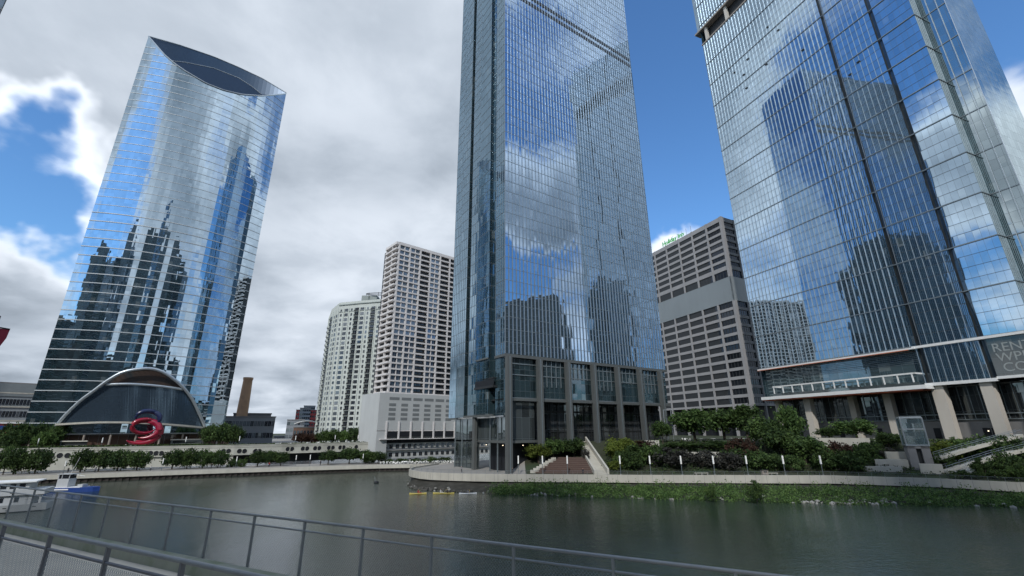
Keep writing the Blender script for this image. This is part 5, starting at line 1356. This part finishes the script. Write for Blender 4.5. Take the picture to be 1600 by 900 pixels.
# upper terrace trees
def up_pt(px, back): p = wallpt(px); r = ray(px, 690); p = p + Vector((r.x, r.y, 0)).normalized() * back; return Vector((p.x, p.y, PZ - .15))
for px, yt, wpx, bk, kd, lab in ((6, 662, 36, 16, 0, 'dark terrace tree at the left edge below the red pavilion'), (30, 660, 38, 18, 1, 'dark terrace tree before the red pavilion'), (56, 662, 34, 15, 0, 'dark terrace tree at the base of the curved tower'), (80, 664, 32, 14, 0, 'dark terrace tree left of the arch foot'), (18, 672, 40, 9, 0, 'low front terrace tree at far left'), (66, 674, 34, 8, 1, 'low front terrace tree left of the pavilion roof'),
                            (326, 664, 30, 14, 0, 'dark terrace tree right of the arch foot'), (346, 661, 34, 15, 0, 'tallest terrace tree under the right side of the curved tower'), (364, 665, 26, 14, 0, 'terrace tree before the left end of the grey mill'),
                            (505, 672, 24, 18, 1, 'green terrace tree at the left foot of the cream tower'), (520, 671, 24, 20, 1, 'green terrace tree below the cream tower, second'), (536, 673, 20, 18, 1, 'small green terrace tree below the cream tower'), (552, 668, 22, 16, 0, 'taller dark terrace tree near the end of the porthole band'),
                            (470, 677, 26, 22, 4, 'russet terrace tree before the brown hall'), (486, 678, 24, 22, 4, 'second russet terrace tree beside the cream tower')):
    tree_at(px, 0, yt, wpx, kd, 31 + px % 3, lab, base=up_pt(px, bk), frac=.85)
mb = MB(); rs = random.Random(9)                      # clipped hedge along the terrace parapet
for px in [x * 1.0 for x in range(-40, 570)]:
    try: p = wallpt(px)
    except Exception: p = None
    if p is None: continue
    r = ray(px, 690); q = p + Vector((r.x, r.y, 0)).normalized() * 1.8
    for _ in range(9): leafquad(mb, (q.x + rs.gauss(0, .5), q.y + rs.gauss(0, .4), PZ + .5 + rs.uniform(0, .9 if px < 330 else .55)), .28, rs.choice((0, 0, 1)))
tag(mb.build('terrace_hedge', [M_lf[0], M_lf[1]]), 'thin dark hedge running along the top of the porthole wall', 'hedge', kind='stuff')
mb = MB()
for px in [430 + .8 * x for x in range(0, 170)]:
    p = wallpt(min(px, 566)); r = ray(px, 690); q = p + Vector((r.x, r.y, 0)).normalized() * 1.2
    if noise.noise(Vector((px * .13, 0, 0))) > .1:
        for _ in range(5): leafquad(mb, (q.x + rs.gauss(0, .3), q.y + rs.gauss(0, .3), PZ + .7 + rs.uniform(0, .5)), .2)
tag(mb.build('terrace_flowers', M_lamp), 'pale flowering clumps on the right part of the porthole wall', 'flowers', kind='stuff')
mb = MB()
for px in range(596, 712, 1):
    p = bank_pt(px, 2.2, 2.5)
    for _ in range(4): leafquad(mb, (p.x + rs.gauss(0, .4), p.y + rs.gauss(0, .3), 2.6 + rs.uniform(0, .8)), .28)
tag(mb.build('quay_flowers', M_lamp), 'pale flower tubs in a line on the far quay before the podium', 'flowers', kind='stuff')

# garden ground cover on the slopes
mb = MB(); rs = random.Random(4)
for k in range(4200):
    px = rs.uniform(945, 1640); s = rs.uniform(5.6, 30); p = garden_pt(px, s) if k % 3 == 0 else None
    if p is None: px2 = px; continue
    for _ in range(9):
        leafquad(mb, (p.x + rs.gauss(0, .8), p.y + rs.gauss(0, .6), p.z + rs.uniform(0, .6)), .24, rs.choice((0, 0, 1)))
tag(mb.build('ground_cover', [M_lf[0], M_lf[3]]), 'dark ground cover plants filling the sloping garden', 'plants', kind='stuff')

# ------------------------------------------------------------------ red sculpture: generic interlaced loops
pc = up_pt(217, 7.); tsc = thing('red_sculpture', tuple(pc), 'tall glossy red sculpture of stacked swirling loops on the upper terrace', 'sculpture')
rgt = Vector((ray(217, 690).y, -ray(217, 690).x, 0)).normalized(); fwd_ = Vector((ray(217, 690).x, ray(217, 690).y, 0)).normalized()
mpx = (pc.to_2d().length) / 686 / math.hypot(.85, 1.) * 1.02
def loop(cx, cy, rx, ry, t0, t1, r, tilt, n=26):
    o, rs_ = [], []
    for k in range(n + 1):
        t = t0 + (t1 - t0) * k / n; e = max(0., math.sin(math.pi * k / n)) ** .7
        x = 1.12 * (cx + rx * math.cos(t)); z = .6 + 1.2 * (cy + ry * math.sin(t)); y = tilt * math.cos(t + .6)
        o.append(pc + rgt * (x * 1.15) + fwd_ * y + Vector((0, 0, z))); rs_.append(.06 + r * 1.5 * e)
    return o, rs_
for nm, mat, args in (('upper_loop', M_navy, (.2, 9.2, 2.6, 2.0, -.3, 3.7, .55, .8)), ('side_loop', M_navy, (.9, 8.6, 2.5, 2.3, -.9, 2.2, .6, -.7)), ('ring', M_red, (.2, 6.4, 3.0, 2.2, .2, 6.0, .5, 1.1)), ('ring', M_red, (.5, 5.4, 3.3, 2.7, -2.0, 2.6, .75, -1.2)), ('crescent', M_red, (.6, 4.6, 3.6, 3.0, -2.1, 1.7, .85, .6)),
                      ('crescent', M_red, (.0, 4.2, 4.0, 3.1, -2.3, .9, .7, -.4)), ('crescent', M_red, (-.3, 3.9, 3.8, 2.9, -2.5, .5, .55, 1.4))):
    pts, rr_ = loop(*args); mb = MB(); mb.tube(pts, rr_, 10); mb.build(nm, mat, tsc, smooth=True)
mb = MB(); mb.tube([pc + rgt * -4.4 + Vector((0, 0, 1.5)), pc + rgt * -2.6 + Vector((0, 0, .9)), pc + rgt * -.6 + Vector((0, 0, 1.)), pc + rgt * 1.2 + Vector((0, 0, 1.9))], [.1, .35, .5, .5], 8); mb.build('pale_tail', M_white, tsc, smooth=True)
mb = MB(); mb.box((pc.x, pc.y, PZ + .2), (2.2, 2.2, .7)); mb.build('plinth', M_concd, tsc)

# ------------------------------------------------------------------ boats
def hull(mb, o, d, L, wd, z0, z1, bow=.25, m=0, flare=.15):
    """double-ended plan with a pointed bow at +d"""
    n = Vector((-d.y, d.x, 0)); N = 14; rings = []
    for k in range(N + 1):
        t = k / N; hw = wd / 2 * (1 if t < 1 - bow else math.sqrt(max(0., 1 - ((t - 1 + bow) / bow) ** 2)) * .98 + .02)
        hw *= min(1., .86 + t * 1.2); c = o + d * (L * t)
        rings.append([c - n * hw * (1 - flare) + Vector((0, 0, z0)), c - n * hw + Vector((0, 0, z1)), c + n * hw + Vector((0, 0, z1)), c + n * hw * (1 - flare) + Vector((0, 0, z0))])
    for a, b in zip(rings, rings[1:]):
        mb.quad(a[0], b[0], b[1], a[1], m); mb.quad(a[3], a[2], b[2], b[3], m); mb.quad(a[1], b[1], b[2], a[2], m)
    mb.quad(rings[0][3], rings[0][2], rings[0][1], rings[0][0], m); mb.quad(rings[-1][0], rings[-1][1], rings[-1][2], rings[-1][3], m)
bo = onz(70, 797.5, 0.); bw = Vector((-.86, -.51, 0)).normalized()        # stern at bo, boat runs out of the view to the left
tb = thing('tour_boat', (bo.x, bo.y, 0), 'white double-deck tour boat cut off by the lower left edge', 'boat')
bn = Vector((bw.y, -bw.x, 0)); 
if bn.dot(bo) > 0: bn = -bn
def bp_(t, o=0., z=0.): return bo + bw * t + bn * o + Vector((0, 0, z))
mb = MB(); hull(mb, bp_(0, -2.4), bw, 30, 5.6, .12, 1.45, .25); mb.build('hull', M_boatw, tb)
mb = MB(); hull(mb, bp_(.3, -2.4), bw, 29.6, 5.3, -.3, .14, .25); mb.build('boot_stripe', M_dark, tb)
mb = MB(); mb.ob(bp_(2.2, .2, 1.45), bw * 22, -bn * 5.1, Vector((0, 0, 1.7))); mb.build('main_cabin', M_boatw, tb)
mb = MB(); mb.ob(bp_(.7, .5, 3.15), bw * 25, -bn * 5.7, Vector((0, 0, 1.0))); mb.build('upper_bulwark', M_boatw, tb)
mb = MB(); mb.ob(bp_(.9, .44, 3.0), bw * 24, -bn * 5.6, Vector((0, 0, .15))); mb.build('rubbing_strake', M_dk2, tb)
mb = MB(); mb.ob(bp_(3.4, -.1, 4.15), bw * 20, -bn * 4.6, Vector((0, 0, 1.35))); mb.build('upper_cabin', M_boatw, tb)
mb = MB(); mb.ob(bp_(2.4, .5, 5.5), bw * 24, -bn * 5.8, Vector((0, 0, .22))); mb.build('roof', M_white, tb)
for k in range(7):
    mb = MB(); mb.ob(bp_(4.3 + 2.2 * k, .22, 1.9), bw * .65, bn * .04, Vector((0, 0, .85))); mb.build('cabin_window', G_win[0], tb)
    mb = MB(); mb.ob(bp_(4.0 + 1.35 * k, -.08, 4.4), bw * .85, bn * .04, Vector((0, 0, .85))); mb.build('upper_window', G_win[0], tb)
for t in (1.0, 2.9): mb = MB(); mb.ob(bp_(t, .2, 1.45), bw * .35, -bn * .2, Vector((0, 0, 1.7))); mb.build('deck_post', M_boatw, tb)
for t, z in ((1.4, .85), (5.6, .8), (5.2, 3.6)): mb = MB(); mb.ob(bp_(t, .44 if z < 2 else .52, z), bw * .55, bn * .03, Vector((0, 0, .16))); mb.build('scupper', M_dk2, tb)
# small work boat with wheelhouse, blue hull
to = onz(60, 770, 0.); td = Vector((1, .10, 0)).normalized(); tg = thing('work_boat', (to.x, to.y, 0), 'small blue hulled work boat with white wheelhouse behind the tour boat', 'boat')
mb = MB(); hull(mb, to + Vector((0, 1.6, 0)), td, 13.5, 3.6, -.1, 1.1, .35); mb.build('hull', M_blue, tg)
def tp_(t, o, z): return to + Vector((0, 1.6, 0)) + td * t + Vector((-td.y, td.x, 0)) * o + Vector((0, 0, z))
mb = MB(); mb.ob(tp_(.5, -1.5, 1.1), td * 9, Vector((0, 3, 0)), Vector((0, 0, .12))); mb.ob(tp_(2., -1.84, .55), td * 5, Vector((0, .1, 0)), Vector((0, 0, .28))); mb.build('deck', M_white, tg)
mb = MB(); mb.ob(tp_(3.2, -1.1, 1.2), td * 2.8, Vector((0, 2.2, 0)), Vector((0, 0, 2.1))); mb.ob(tp_(2.9, -1.3, 4.35), td * 3.6, Vector((0, 2.6, 0)), Vector((0, 0, .15)))
for t in (3.2, 4.05, 5.85):
    for o in (-1.1, 1.0): mb.ob(tp_(t, o, 3.2), td * .14, Vector((0, .12, 0)), Vector((0, 0, 1.2)))
mb.build('wheelhouse', M_boatw, tg)
mb = MB(); mb.ob(tp_(3.3, -1.0, 3.25), td * 2.6, Vector((0, 2., 0)), Vector((0, 0, 1.05))); mb.build('wheelhouse_window', G_win[0], tg)
mb = MB(); mb.tube([tp_(5.2, 0, 4.5), tp_(6.4, 0, 8.6)], .05, 4); mb.tube([tp_(6.2, 0, 4.2), tp_(9, 0, 3.8)], .06, 4); mb.build('mast', M_white, tg)
mb = MB(); mb.ob(tp_(8.3, -.9, 1.1), td * 1.3, Vector((0, 1.6, 0)), Vector((0, 0, .7))); mb.build('engine_box', M_boatw, tg)
mb = MB(); mb.ob(tp_(.6, -1.0, 1.1), td * 2., Vector((0, 1.6, 0)), Vector((0, 0, .6))); mb.build('deck_crate', M_dk2, tg)

# ------------------------------------------------------------------ people
def person_mesh(pose, cloth, seed=0):
    J = {}
    if pose == 'stand':
        V = [(0, 0, .98), (0, .02, 1.22), (0, 0, 1.44), (0, 0, 1.53), (0, -.02, 1.66), (-.19, 0, 1.41), (-.25, .03, 1.14), (-.24, -.08, .90), (.19, 0, 1.41), (.26, .04, 1.14), (.25, -.06, .90), (-.10, 0, .93), (-.11, -.04, .50), (-.12, .06, .08), (-.13, -.10, .04), (.10, 0, .93), (.12, .06, .50), (.13, .12, .09), (.13, -.03, .04), (0, -.01, 1.76)]
    else:
        V = [(0, 0, .22), (0, .04, .46), (0, .02, .68), (0, 0, .78), (0, -.02, .91), (-.19, 0, .65), (-.30, -.16, .48), (-.36, -.38, .52), (.19, 0, .65), (.30, -.16, .50), (.34, -.38, .62), (-.10, -.05, .20), (-.14, -.46, .34), (-.12, -.84, .16), (-.12, -.93, .20), (.10, -.05, .20), (.14, -.46, .34), (.12, -.84, .16), (.12, -.93, .20), (0, -.01, 1.01)]
    Ed = [(0, 1), (1, 2), (2, 3), (3, 4), (4, 19), (2, 5), (5, 6), (6, 7), (2, 8), (8, 9), (9, 10), (0, 11), (11, 12), (12, 13), (13, 14), (0, 15), (15, 16), (16, 17), (17, 18)]
    Rr = [.15, .14, .16, .055, .105, .07, .05, .035, .07, .05, .035, .10, .07, .045, .04, .10, .07, .045, .04, .08]
    me = bpy.data.meshes.new('person'); me.from_pydata(V, Ed, []); o = bpy.data.objects.new('tmp_person', me); COL.objects.link(o)
    md = o.modifiers.new('s', 'SKIN'); 
    if not me.skin_vertices: bpy.context.view_layer.objects.active = o
    if len(me.skin_vertices) == 0:
        o.select_set(True); bpy.context.view_layer.objects.active = o; bpy.ops.mesh.customdata_skin_add()
    for k, r in enumerate(Rr): me.skin_vertices[0].data[k].radius = (r, r * (.75 if k < 3 else 1)); me.skin_vertices[0].data[k].use_root = (k == 0)
    s2 = o.modifiers.new('u', 'SUBSURF'); s2.levels = 1; s2.render_levels = 1
    dg = bpy.context.evaluated_depsgraph_get(); m2 = bpy.data.meshes.new_from_object(o.evaluated_get(dg)); bpy.data.objects.remove(o)
    m2.materials.clear(); m2.materials.append(cloth); m2.materials.append(M_skin); m2.materials.append(M_cl[0])
    hz_ = 1.56 if pose == 'stand' else .82
    for p in m2.polygons:
        c = p.center; p.use_smooth = True
        if c.z > hz_ + .1 and c.y > .0 or c.z > hz_ + .2: p.material_index = 2
        elif c.z > hz_: p.material_index = 1
        elif pose == 'stand' and (abs(c.x) > .2 and c.z < .98): p.material_index = 1
        elif pose != 'stand' and abs(c.x) > .3 and c.y < -.28: p.material_index = 1
        elif (pose == 'stand' and c.z < .95): p.material_index = 2
    return m2
PM = {}
def person(loc, rz, cloth, pose, label, group=None, sc=1.0):
    k = (pose, cloth)
    if k not in PM: PM[k] = person_mesh(pose, M_cl[cloth])
    o = bpy.data.objects.new('person', PM[k]); COL.objects.link(o); o.location = loc; o.rotation_euler = (0, 0, rz); o.scale = (sc,) * 3
    return tag(o, label, 'person', group)
for px, s, rz, c, lab in ((911, 2.2, .4, 0, 'person in dark clothes standing at the quay rail before the brown steps'), (801, 3.4, 1.2, 0, 'person in dark clothes walking by the corner column of the central tower'), (721, 7., -1., 2, 'person in grey near the glass corner pavilion on the point')):
    p = garden_pt(px, s); person((p.x, p.y, 3.22), rz, c, 'stand', lab)
for px, off, c, lab in ((108, 4., 0, 'person in dark clothes on the far walk behind the work boat'), (150, 2.8, 2, 'person in grey on the far walk below the left arch foot'), (420, 3., 1, 'person in a red top on the far walk under the left portholes'), (500, 3.4, 0, 'person in dark clothes on the far walk right of the paired lamps'), (640, 2.6, 3, 'person in a white top on the far quay before the podium'), (236, 3.2, 3, 'person in a white top on the far walk below the sculpture'), (330, 2.5, 0, 'person in dark clothes on the far walk near the last round tree')):
    p = bank_pt(px, off, 2.5); person(p, 1., c, 'stand', lab)
# kayaks
def kayak(px, py, mat, L, rz, who, label, cloths):
    c = onz(px, py, 0.); t_ = thing('kayak', (c.x, c.y, 0), label, 'kayak'); d = Vector((math.cos(rz), math.sin(rz), 0)); n = Vector((-d.y, d.x, 0)); mb = MB(); N = 12; rg = []
    for k in range(N + 1):
        t = k / N; hw = .36 * math.sin(math.pi * max(.02, min(.98, t))) ** .6; q = Vector((c.x, c.y, 0)) + d * (L * (t - .5)); up = .10 * abs(2 * t - 1) ** 2
        rg.append([q + n * -hw * .5 + Vector((0, 0, -.08)), q - n * hw + Vector((0, 0, .14 + up)), q + Vector((0, 0, .24 + up)), q + n * hw + Vector((0, 0, .14 + up)), q + n * hw * .5 + Vector((0, 0, -.08))])
    for a, b in zip(rg, rg[1:]):
        for j in range(4): mb.quad(a[j], b[j], b[j + 1], a[j + 1])
    mb.build('hull', mat, t_, smooth=True)
    for k, cl in enumerate(cloths):
        q = c + d * (L * (-.15 + .32 * k) if len(cloths) > 1 else 0.)
        person((q.x, q.y, .06), rz - math.pi / 2 + math.pi, cl, 'sit', 'person %s paddling the %s' % (('in red', 'in dark clothes', 'in grey', 'in white')[(1, 0, 2, 3).index(cl)] if True else '', who + (', %s seat' % ('rear', 'front')[k] if len(cloths) > 1 else '')), 'kayakers below the quay')
    q = c + d * (.35); mb = MB(); mb.tube([q - n * 1.05 + Vector((0, 0, .42)), q + n * 1.05 + Vector((0, 0, .78))], .018, 5)
    for s_ in (-1, 1): mb.ob(q + n * (1.05 * s_) - d * .09 + Vector((0, 0, .60 + s_ * .18 - .04)), n * .4 * s_, d * .18, Vector((0, 0, .03)))
    tag(mb.build('paddle', M_yel, at=(q.x, q.y, 0)), 'double-bladed paddle held across the ' + who, 'paddle', 'kayak paddles')
kayak(653, 772, M_yel, 4.2, .1, 'leftmost kayak', 'small yellow kayak close under the left tip of the quay', (1,))
kayak(693, 771.5, M_yel, 5.4, -.08, 'longer yellow kayak', 'longer yellow two-seat kayak in the middle of the three', (3, 0))
kayak(731, 772, M_white, 4.4, .05, 'rightmost kayak', 'white kayak furthest right below the quay', (2,))
# mooring buoy in mid river
c = onz(588, 755, 0.); bt_ = thing('river_buoy', (c.x, c.y, 0), 'small dark buoy floating alone in the middle of the river', 'buoy')
mb = MB(); mb.tube([c + Vector((0, 0, -.3)), c + Vector((0, 0, 0)), c + Vector((0, 0, .45)), c + Vector((0, 0, .6))], [.3, .75, .7, .3], 12); mb.build('float', M_dark, bt_, smooth=True)
mb = MB(); mb.tube([c + Vector((-.3, 0, .5)), c + Vector((-.7, 0, 1.9))], .06, 5); mb.build('marker_pole', M_alud, bt_)
# litter bin and benches on the quay
p = garden_pt(1195, 1.2); lb = thing('litter_bin', (p.x, p.y, 3.2), 'grey box litter bin on the quay edge below the tall trees', 'bin')
mb = MB(); mb.box((p.x, p.y, 3.95), (1.5, .8, 1.5)); mb.build('body', M_tan, lb); mb = MB(); mb.box((p.x, p.y, 4.74), (1.7, .95, .12)); mb.build('lid', M_dk2, lb); mb = MB(); mb.box((p.x, p.y - .42, 4.35), (.9, .05, .3)); mb.build('slot', M_dark, lb)
for k, (px, lab) in enumerate(((1096, 'long pale stone bench left of the middle lamps'), (1205, 'pale stone bench right of the litter bin'))):
    a, b = gp(px - 11, 4.3), gp(px + 11, 4.3); d = (b - a).normalized(); n = Vector((-d.y, d.x, 0)); t_ = thing('stone_bench', (a.x, a.y, 3.2), lab, 'bench')
    mb = MB(); mb.ob(a + Vector((0, 0, .45)), (b - a), n * .6, Vector((0, 0, .12))); mb.build('seat', M_conc, t_)
    for q in (.1, .5, .9): mb = MB(); mb.ob(a + (b - a) * q + n * .1, d * .3, n * .4, Vector((0, 0, .449))); mb.build('leg', M_concd, t_)
# leaning flag poles by the central tower
for px, yt, lab in ((1047, 640, 'thin pale pole beside the slim young tree'), (1059, 640, 'second thin pale pole with a small lamp, right of the first')):
    b = garden_pt(px, 31); t_ = thing('street_lamp', tuple(b), lab, 'street lamp'); zt_ = zat(b.x, b.y, yt); mb = MB(); mb.tube([b, Vector((b.x, b.y, zt_))], .11, 6); mb.build('pole', M_alu, t_)
    mb = MB(); mb.box((b.x + .5, b.y, zt_ - .1), (1.2, .3, .15)); mb.build('lamp_arm', M_alu, t_)
# cafe tables and parasols on the plazas
rs = random.Random(12)
cafe0 = None
for k, (px, s) in enumerate(((1078, 29), (1102, 31), (1122, 30), (1152, 36), (1166, 34), (1172, 30), (1160, 31), (1186, 33), (1296, 34), (1326, 33), (1338, 35), (1380, 31), (1392, 30), (1410, 29), (1418, 30), (1448, 30))):
    p = garden_pt(px, s)
    lab = 'white cafe table ' + ('below the gridded high-rise' if px < 1250 else 'before the right tower lobby') + ', about %s from the left' % ('first', 'second', 'third', 'fourth', 'fifth', 'sixth', 'seventh', 'eighth', 'first', 'second', 'third', 'fourth', 'fifth', 'sixth', 'seventh', 'eighth')[k]
    if cafe0 is None:
        cafe0 = thing('cafe_table', tuple(p), lab, 'table', 'cafe tables on the plazas'); o = cafe0
        mb = MB(); mb.tube([p + Vector((0, 0, .70)), p + Vector((0, 0, .76))], .75, 12); mb.build('table_top', M_white, cafe0)
        mb = MB(); mb.tube([p, p + Vector((0, 0, .70))], .06, 5); mb.tube([p, p + Vector((0, 0, .04))], .35, 8); mb.build('pedestal', M_white, cafe0)
        for q in range(3):
            a = q * 2.1; mb = MB(); cc = p + Vector((1.1 * math.cos(a), 1.1 * math.sin(a), 0)); mb.box((cc.x, cc.y, .45 + p.z), (.5, .5, .06)); mb.box((cc.x + .24 * math.cos(a), cc.y + .24 * math.sin(a), .72 + p.z), (.1, .5, .5), a)
            for u_ in (-.2, .2):
                for v_ in (-.2, .2): mb.tube([(cc.x + u_, cc.y + v_, p.z), (cc.x + u_, cc.y + v_, p.z + .44)], .02, 4)
            tag(mb.build('cafe_chair', M_white, at=tuple(cc)), ('left', 'rear', 'right')[q] + '-hand white cafe chair at the leftmost plaza table', 'chair', 'cafe chairs at the leftmost table')
    else: o = copy_tree(cafe0); o.location = p; o['label'] = lab

# ------------------------------------------------------------------ the raised walkway with its fences
U = Vector((-.8956, .4448, 0)); VV = Vector((.4448, .8956, 0))
def dk(u, v, drop): return Vector((0, 0, H - drop)) + U * u + VV * v
DZ = 2.72
mb = MB(); mb.ob(dk(-30, -6, DZ + .6), U * 90, VV * 12.78, Vector((0, 0, .6))); tag(mb.build('walkway_deck', M_deck), kind='structure')
mb = MB(); mb.ob(dk(-30, 6.15, DZ), U * 90, VV * .42, Vector((0, 0, .17))); tag(mb.build('walkway_kerb', M_moss), kind='structure')
for u in (-20, 0, 20, 40):
    mb = MB(); q = dk(u, 1., DZ + .6); mb.tube([(q.x, q.y, -4), (q.x, q.y, q.z)], 1.2, 16); tag(mb.build('walkway_pier', M_concd, at=(q.x, q.y, 0)), 'round concrete pier hidden under the raised walkway, %s' % {-20: 'right end', 0: 'below the viewpoint', 20: 'left of the viewpoint', 40: 'far left'}[u], 'pier')
def fence(v, dtop, dmid, dbot, r_top, r_mid, step, off, u0, u1, mats, label, meshed, cells=.05):
    t_ = thing('walkway_fence', tuple(dk(0, v, dbot)), label, 'fence')
    mb = MB(); mb.tube([dk(u0, v, dtop), dk(u1, v, dtop)], r_top, 10); mb.build('top_rail', mats[0], t_, smooth=True)
    mb = MB(); mb.tube([dk(u0, v, dmid), dk(u1, v, dmid)], r_mid, 8); mb.build('mid_rail', mats[1], t_, smooth=True)
    mb = MB(); mb.tube([dk(u0, v, dbot), dk(u1, v, dbot)], r_mid, 8); mb.build('bottom_rail', mats[1], t_, smooth=True)
    u = off; proto = None; pp = None; L0 = LOC[t_.name]
    while u < u1:
        if u > u0:
            if proto is None:
                mb = MB(); mb.ob(dk(u - r_mid, v - .022, DZ), U * (2 * r_mid), VV * .044, Vector((0, 0, DZ - dtop))); proto = mb.build('post', mats[1], t_); pu = u
            else: o = proto.copy(); COL.objects.link(o); o.location = U * (u - pu)
            if meshed and u + step < min(u1, 22):
                if pp is None:
                    mb = MB(); W_, h0, h1 = step - .06, dbot - .03, dmid + .03; hh = h0 - h1; k = -hh
                    while k < W_:
                        for sgn in (1, -1):
                            # diagonal wires clipped to the panel
                            a0 = max(0, k); b0 = min(W_, k + hh)
                            if b0 > a0:
                                za, zb_ = (a0 - k), (b0 - k)
                                if sgn > 0: p, q = dk(u + .03 + a0, v, h0 - za), dk(u + .03 + b0, v, h0 - zb_)
                                else: p, q = dk(u + .03 + a0, v, h1 + za), dk(u + .03 + b0, v, h1 + zb_)
                                mb.tube([p, q], .0022, 3, cap=False)
                        k += cells
                    pp = mb.build('mesh_panel', M_mesh, t_); pq = u
                else: o = pp.copy(); COL.objects.link(o); o.location = U * (u - pq)
        u += step
    return t_

fence(6.6, 1.63, 1.80, 2.62, .025, .018, 1.48, 1.80 - 1.48 * 20, -28, 58, (M_rail, M_rail), 'outer grey metal fence of the raised walkway, between the deck and the river', True)
fence(3.1, 1.26, 1.435, 2.60, .025, .019, 1.50, 5.33 - 1.5 * 22, -28, 58, (M_rail, M_raild), 'nearer thick-railed fence of the raised walkway in the lower left corner', True, .045)

# sub-parts: pieces that belong to a part of their thing
def sub(root, part, prefixes):
    host = next((c for c in root.children if c.name.split('.')[0] == part), None)
    if host is None: return
    for c in list(root.children):
        if c is not host and c.name.split('.')[0] in prefixes: c.parent = host
sub(tb, 'main_cabin', ('cabin_window',)); sub(tb, 'upper_cabin', ('upper_window',)); sub(tb, 'hull', ('boot_stripe', 'scupper')); sub(tg, 'wheelhouse', ('wheelhouse_window', 'mast')); sub(tg, 'hull', ('deck', 'engine_box', 'deck_crate'))
sub(wpe, 'terrace_slab', ('terrace_soffit', 'terrace_pergola', 'glass_balustrade')); sub(wpe, 'lobby_glass', ('lobby_mullion', 'lobby_door', 'lobby_lamp')); sub(wpe, 'mechanical_recess', ('mechanical_column', 'mechanical_slab')); sub(wpe, 'shop_glass', ('window_lettering',)); sub(wpe, 'glass_facade', ('spandrel_line', 'floor_line', 'vertical_fin', 'vent_window', 'blue_pane', 'copper_trim'))
sub(sal, 'glass_facade', ('vertical_fin', 'floor_band', 'mechanical_louvre')); sub(sal, 'base_glass', ('base_mullion',)); sub(sal, 'upper_lobby_glass', ('lobby_mullion',)); sub(sal, 'pavilion_glass', ('pavilion_mullion',)); sub(sal, 'balcony', ('balcony_shade_panel',))
sub(rp, 'arch_truss', ('arch_glass', 'arch_recess', 'arch_ledge')); sub(rp, 'lobby_glass', ('lobby_column',)); sub(rp, 'roof_screen', ('inner_screen', 'screen_rim')); sub(mart, 'rooftop_sign', ('sign_frame',)) if False else None
sub(rb, 'podium', ('podium_louvre', 'podium_rib', 'podium_opening_shade', 'podium_ledge', 'townhouse_window')); sub(lt, 'concrete_base', ('lift_door',)); sub(lt, 'shaft_frame', ('shaft_glass',)); sub(tw, 'wall_panel', ('porthole',))
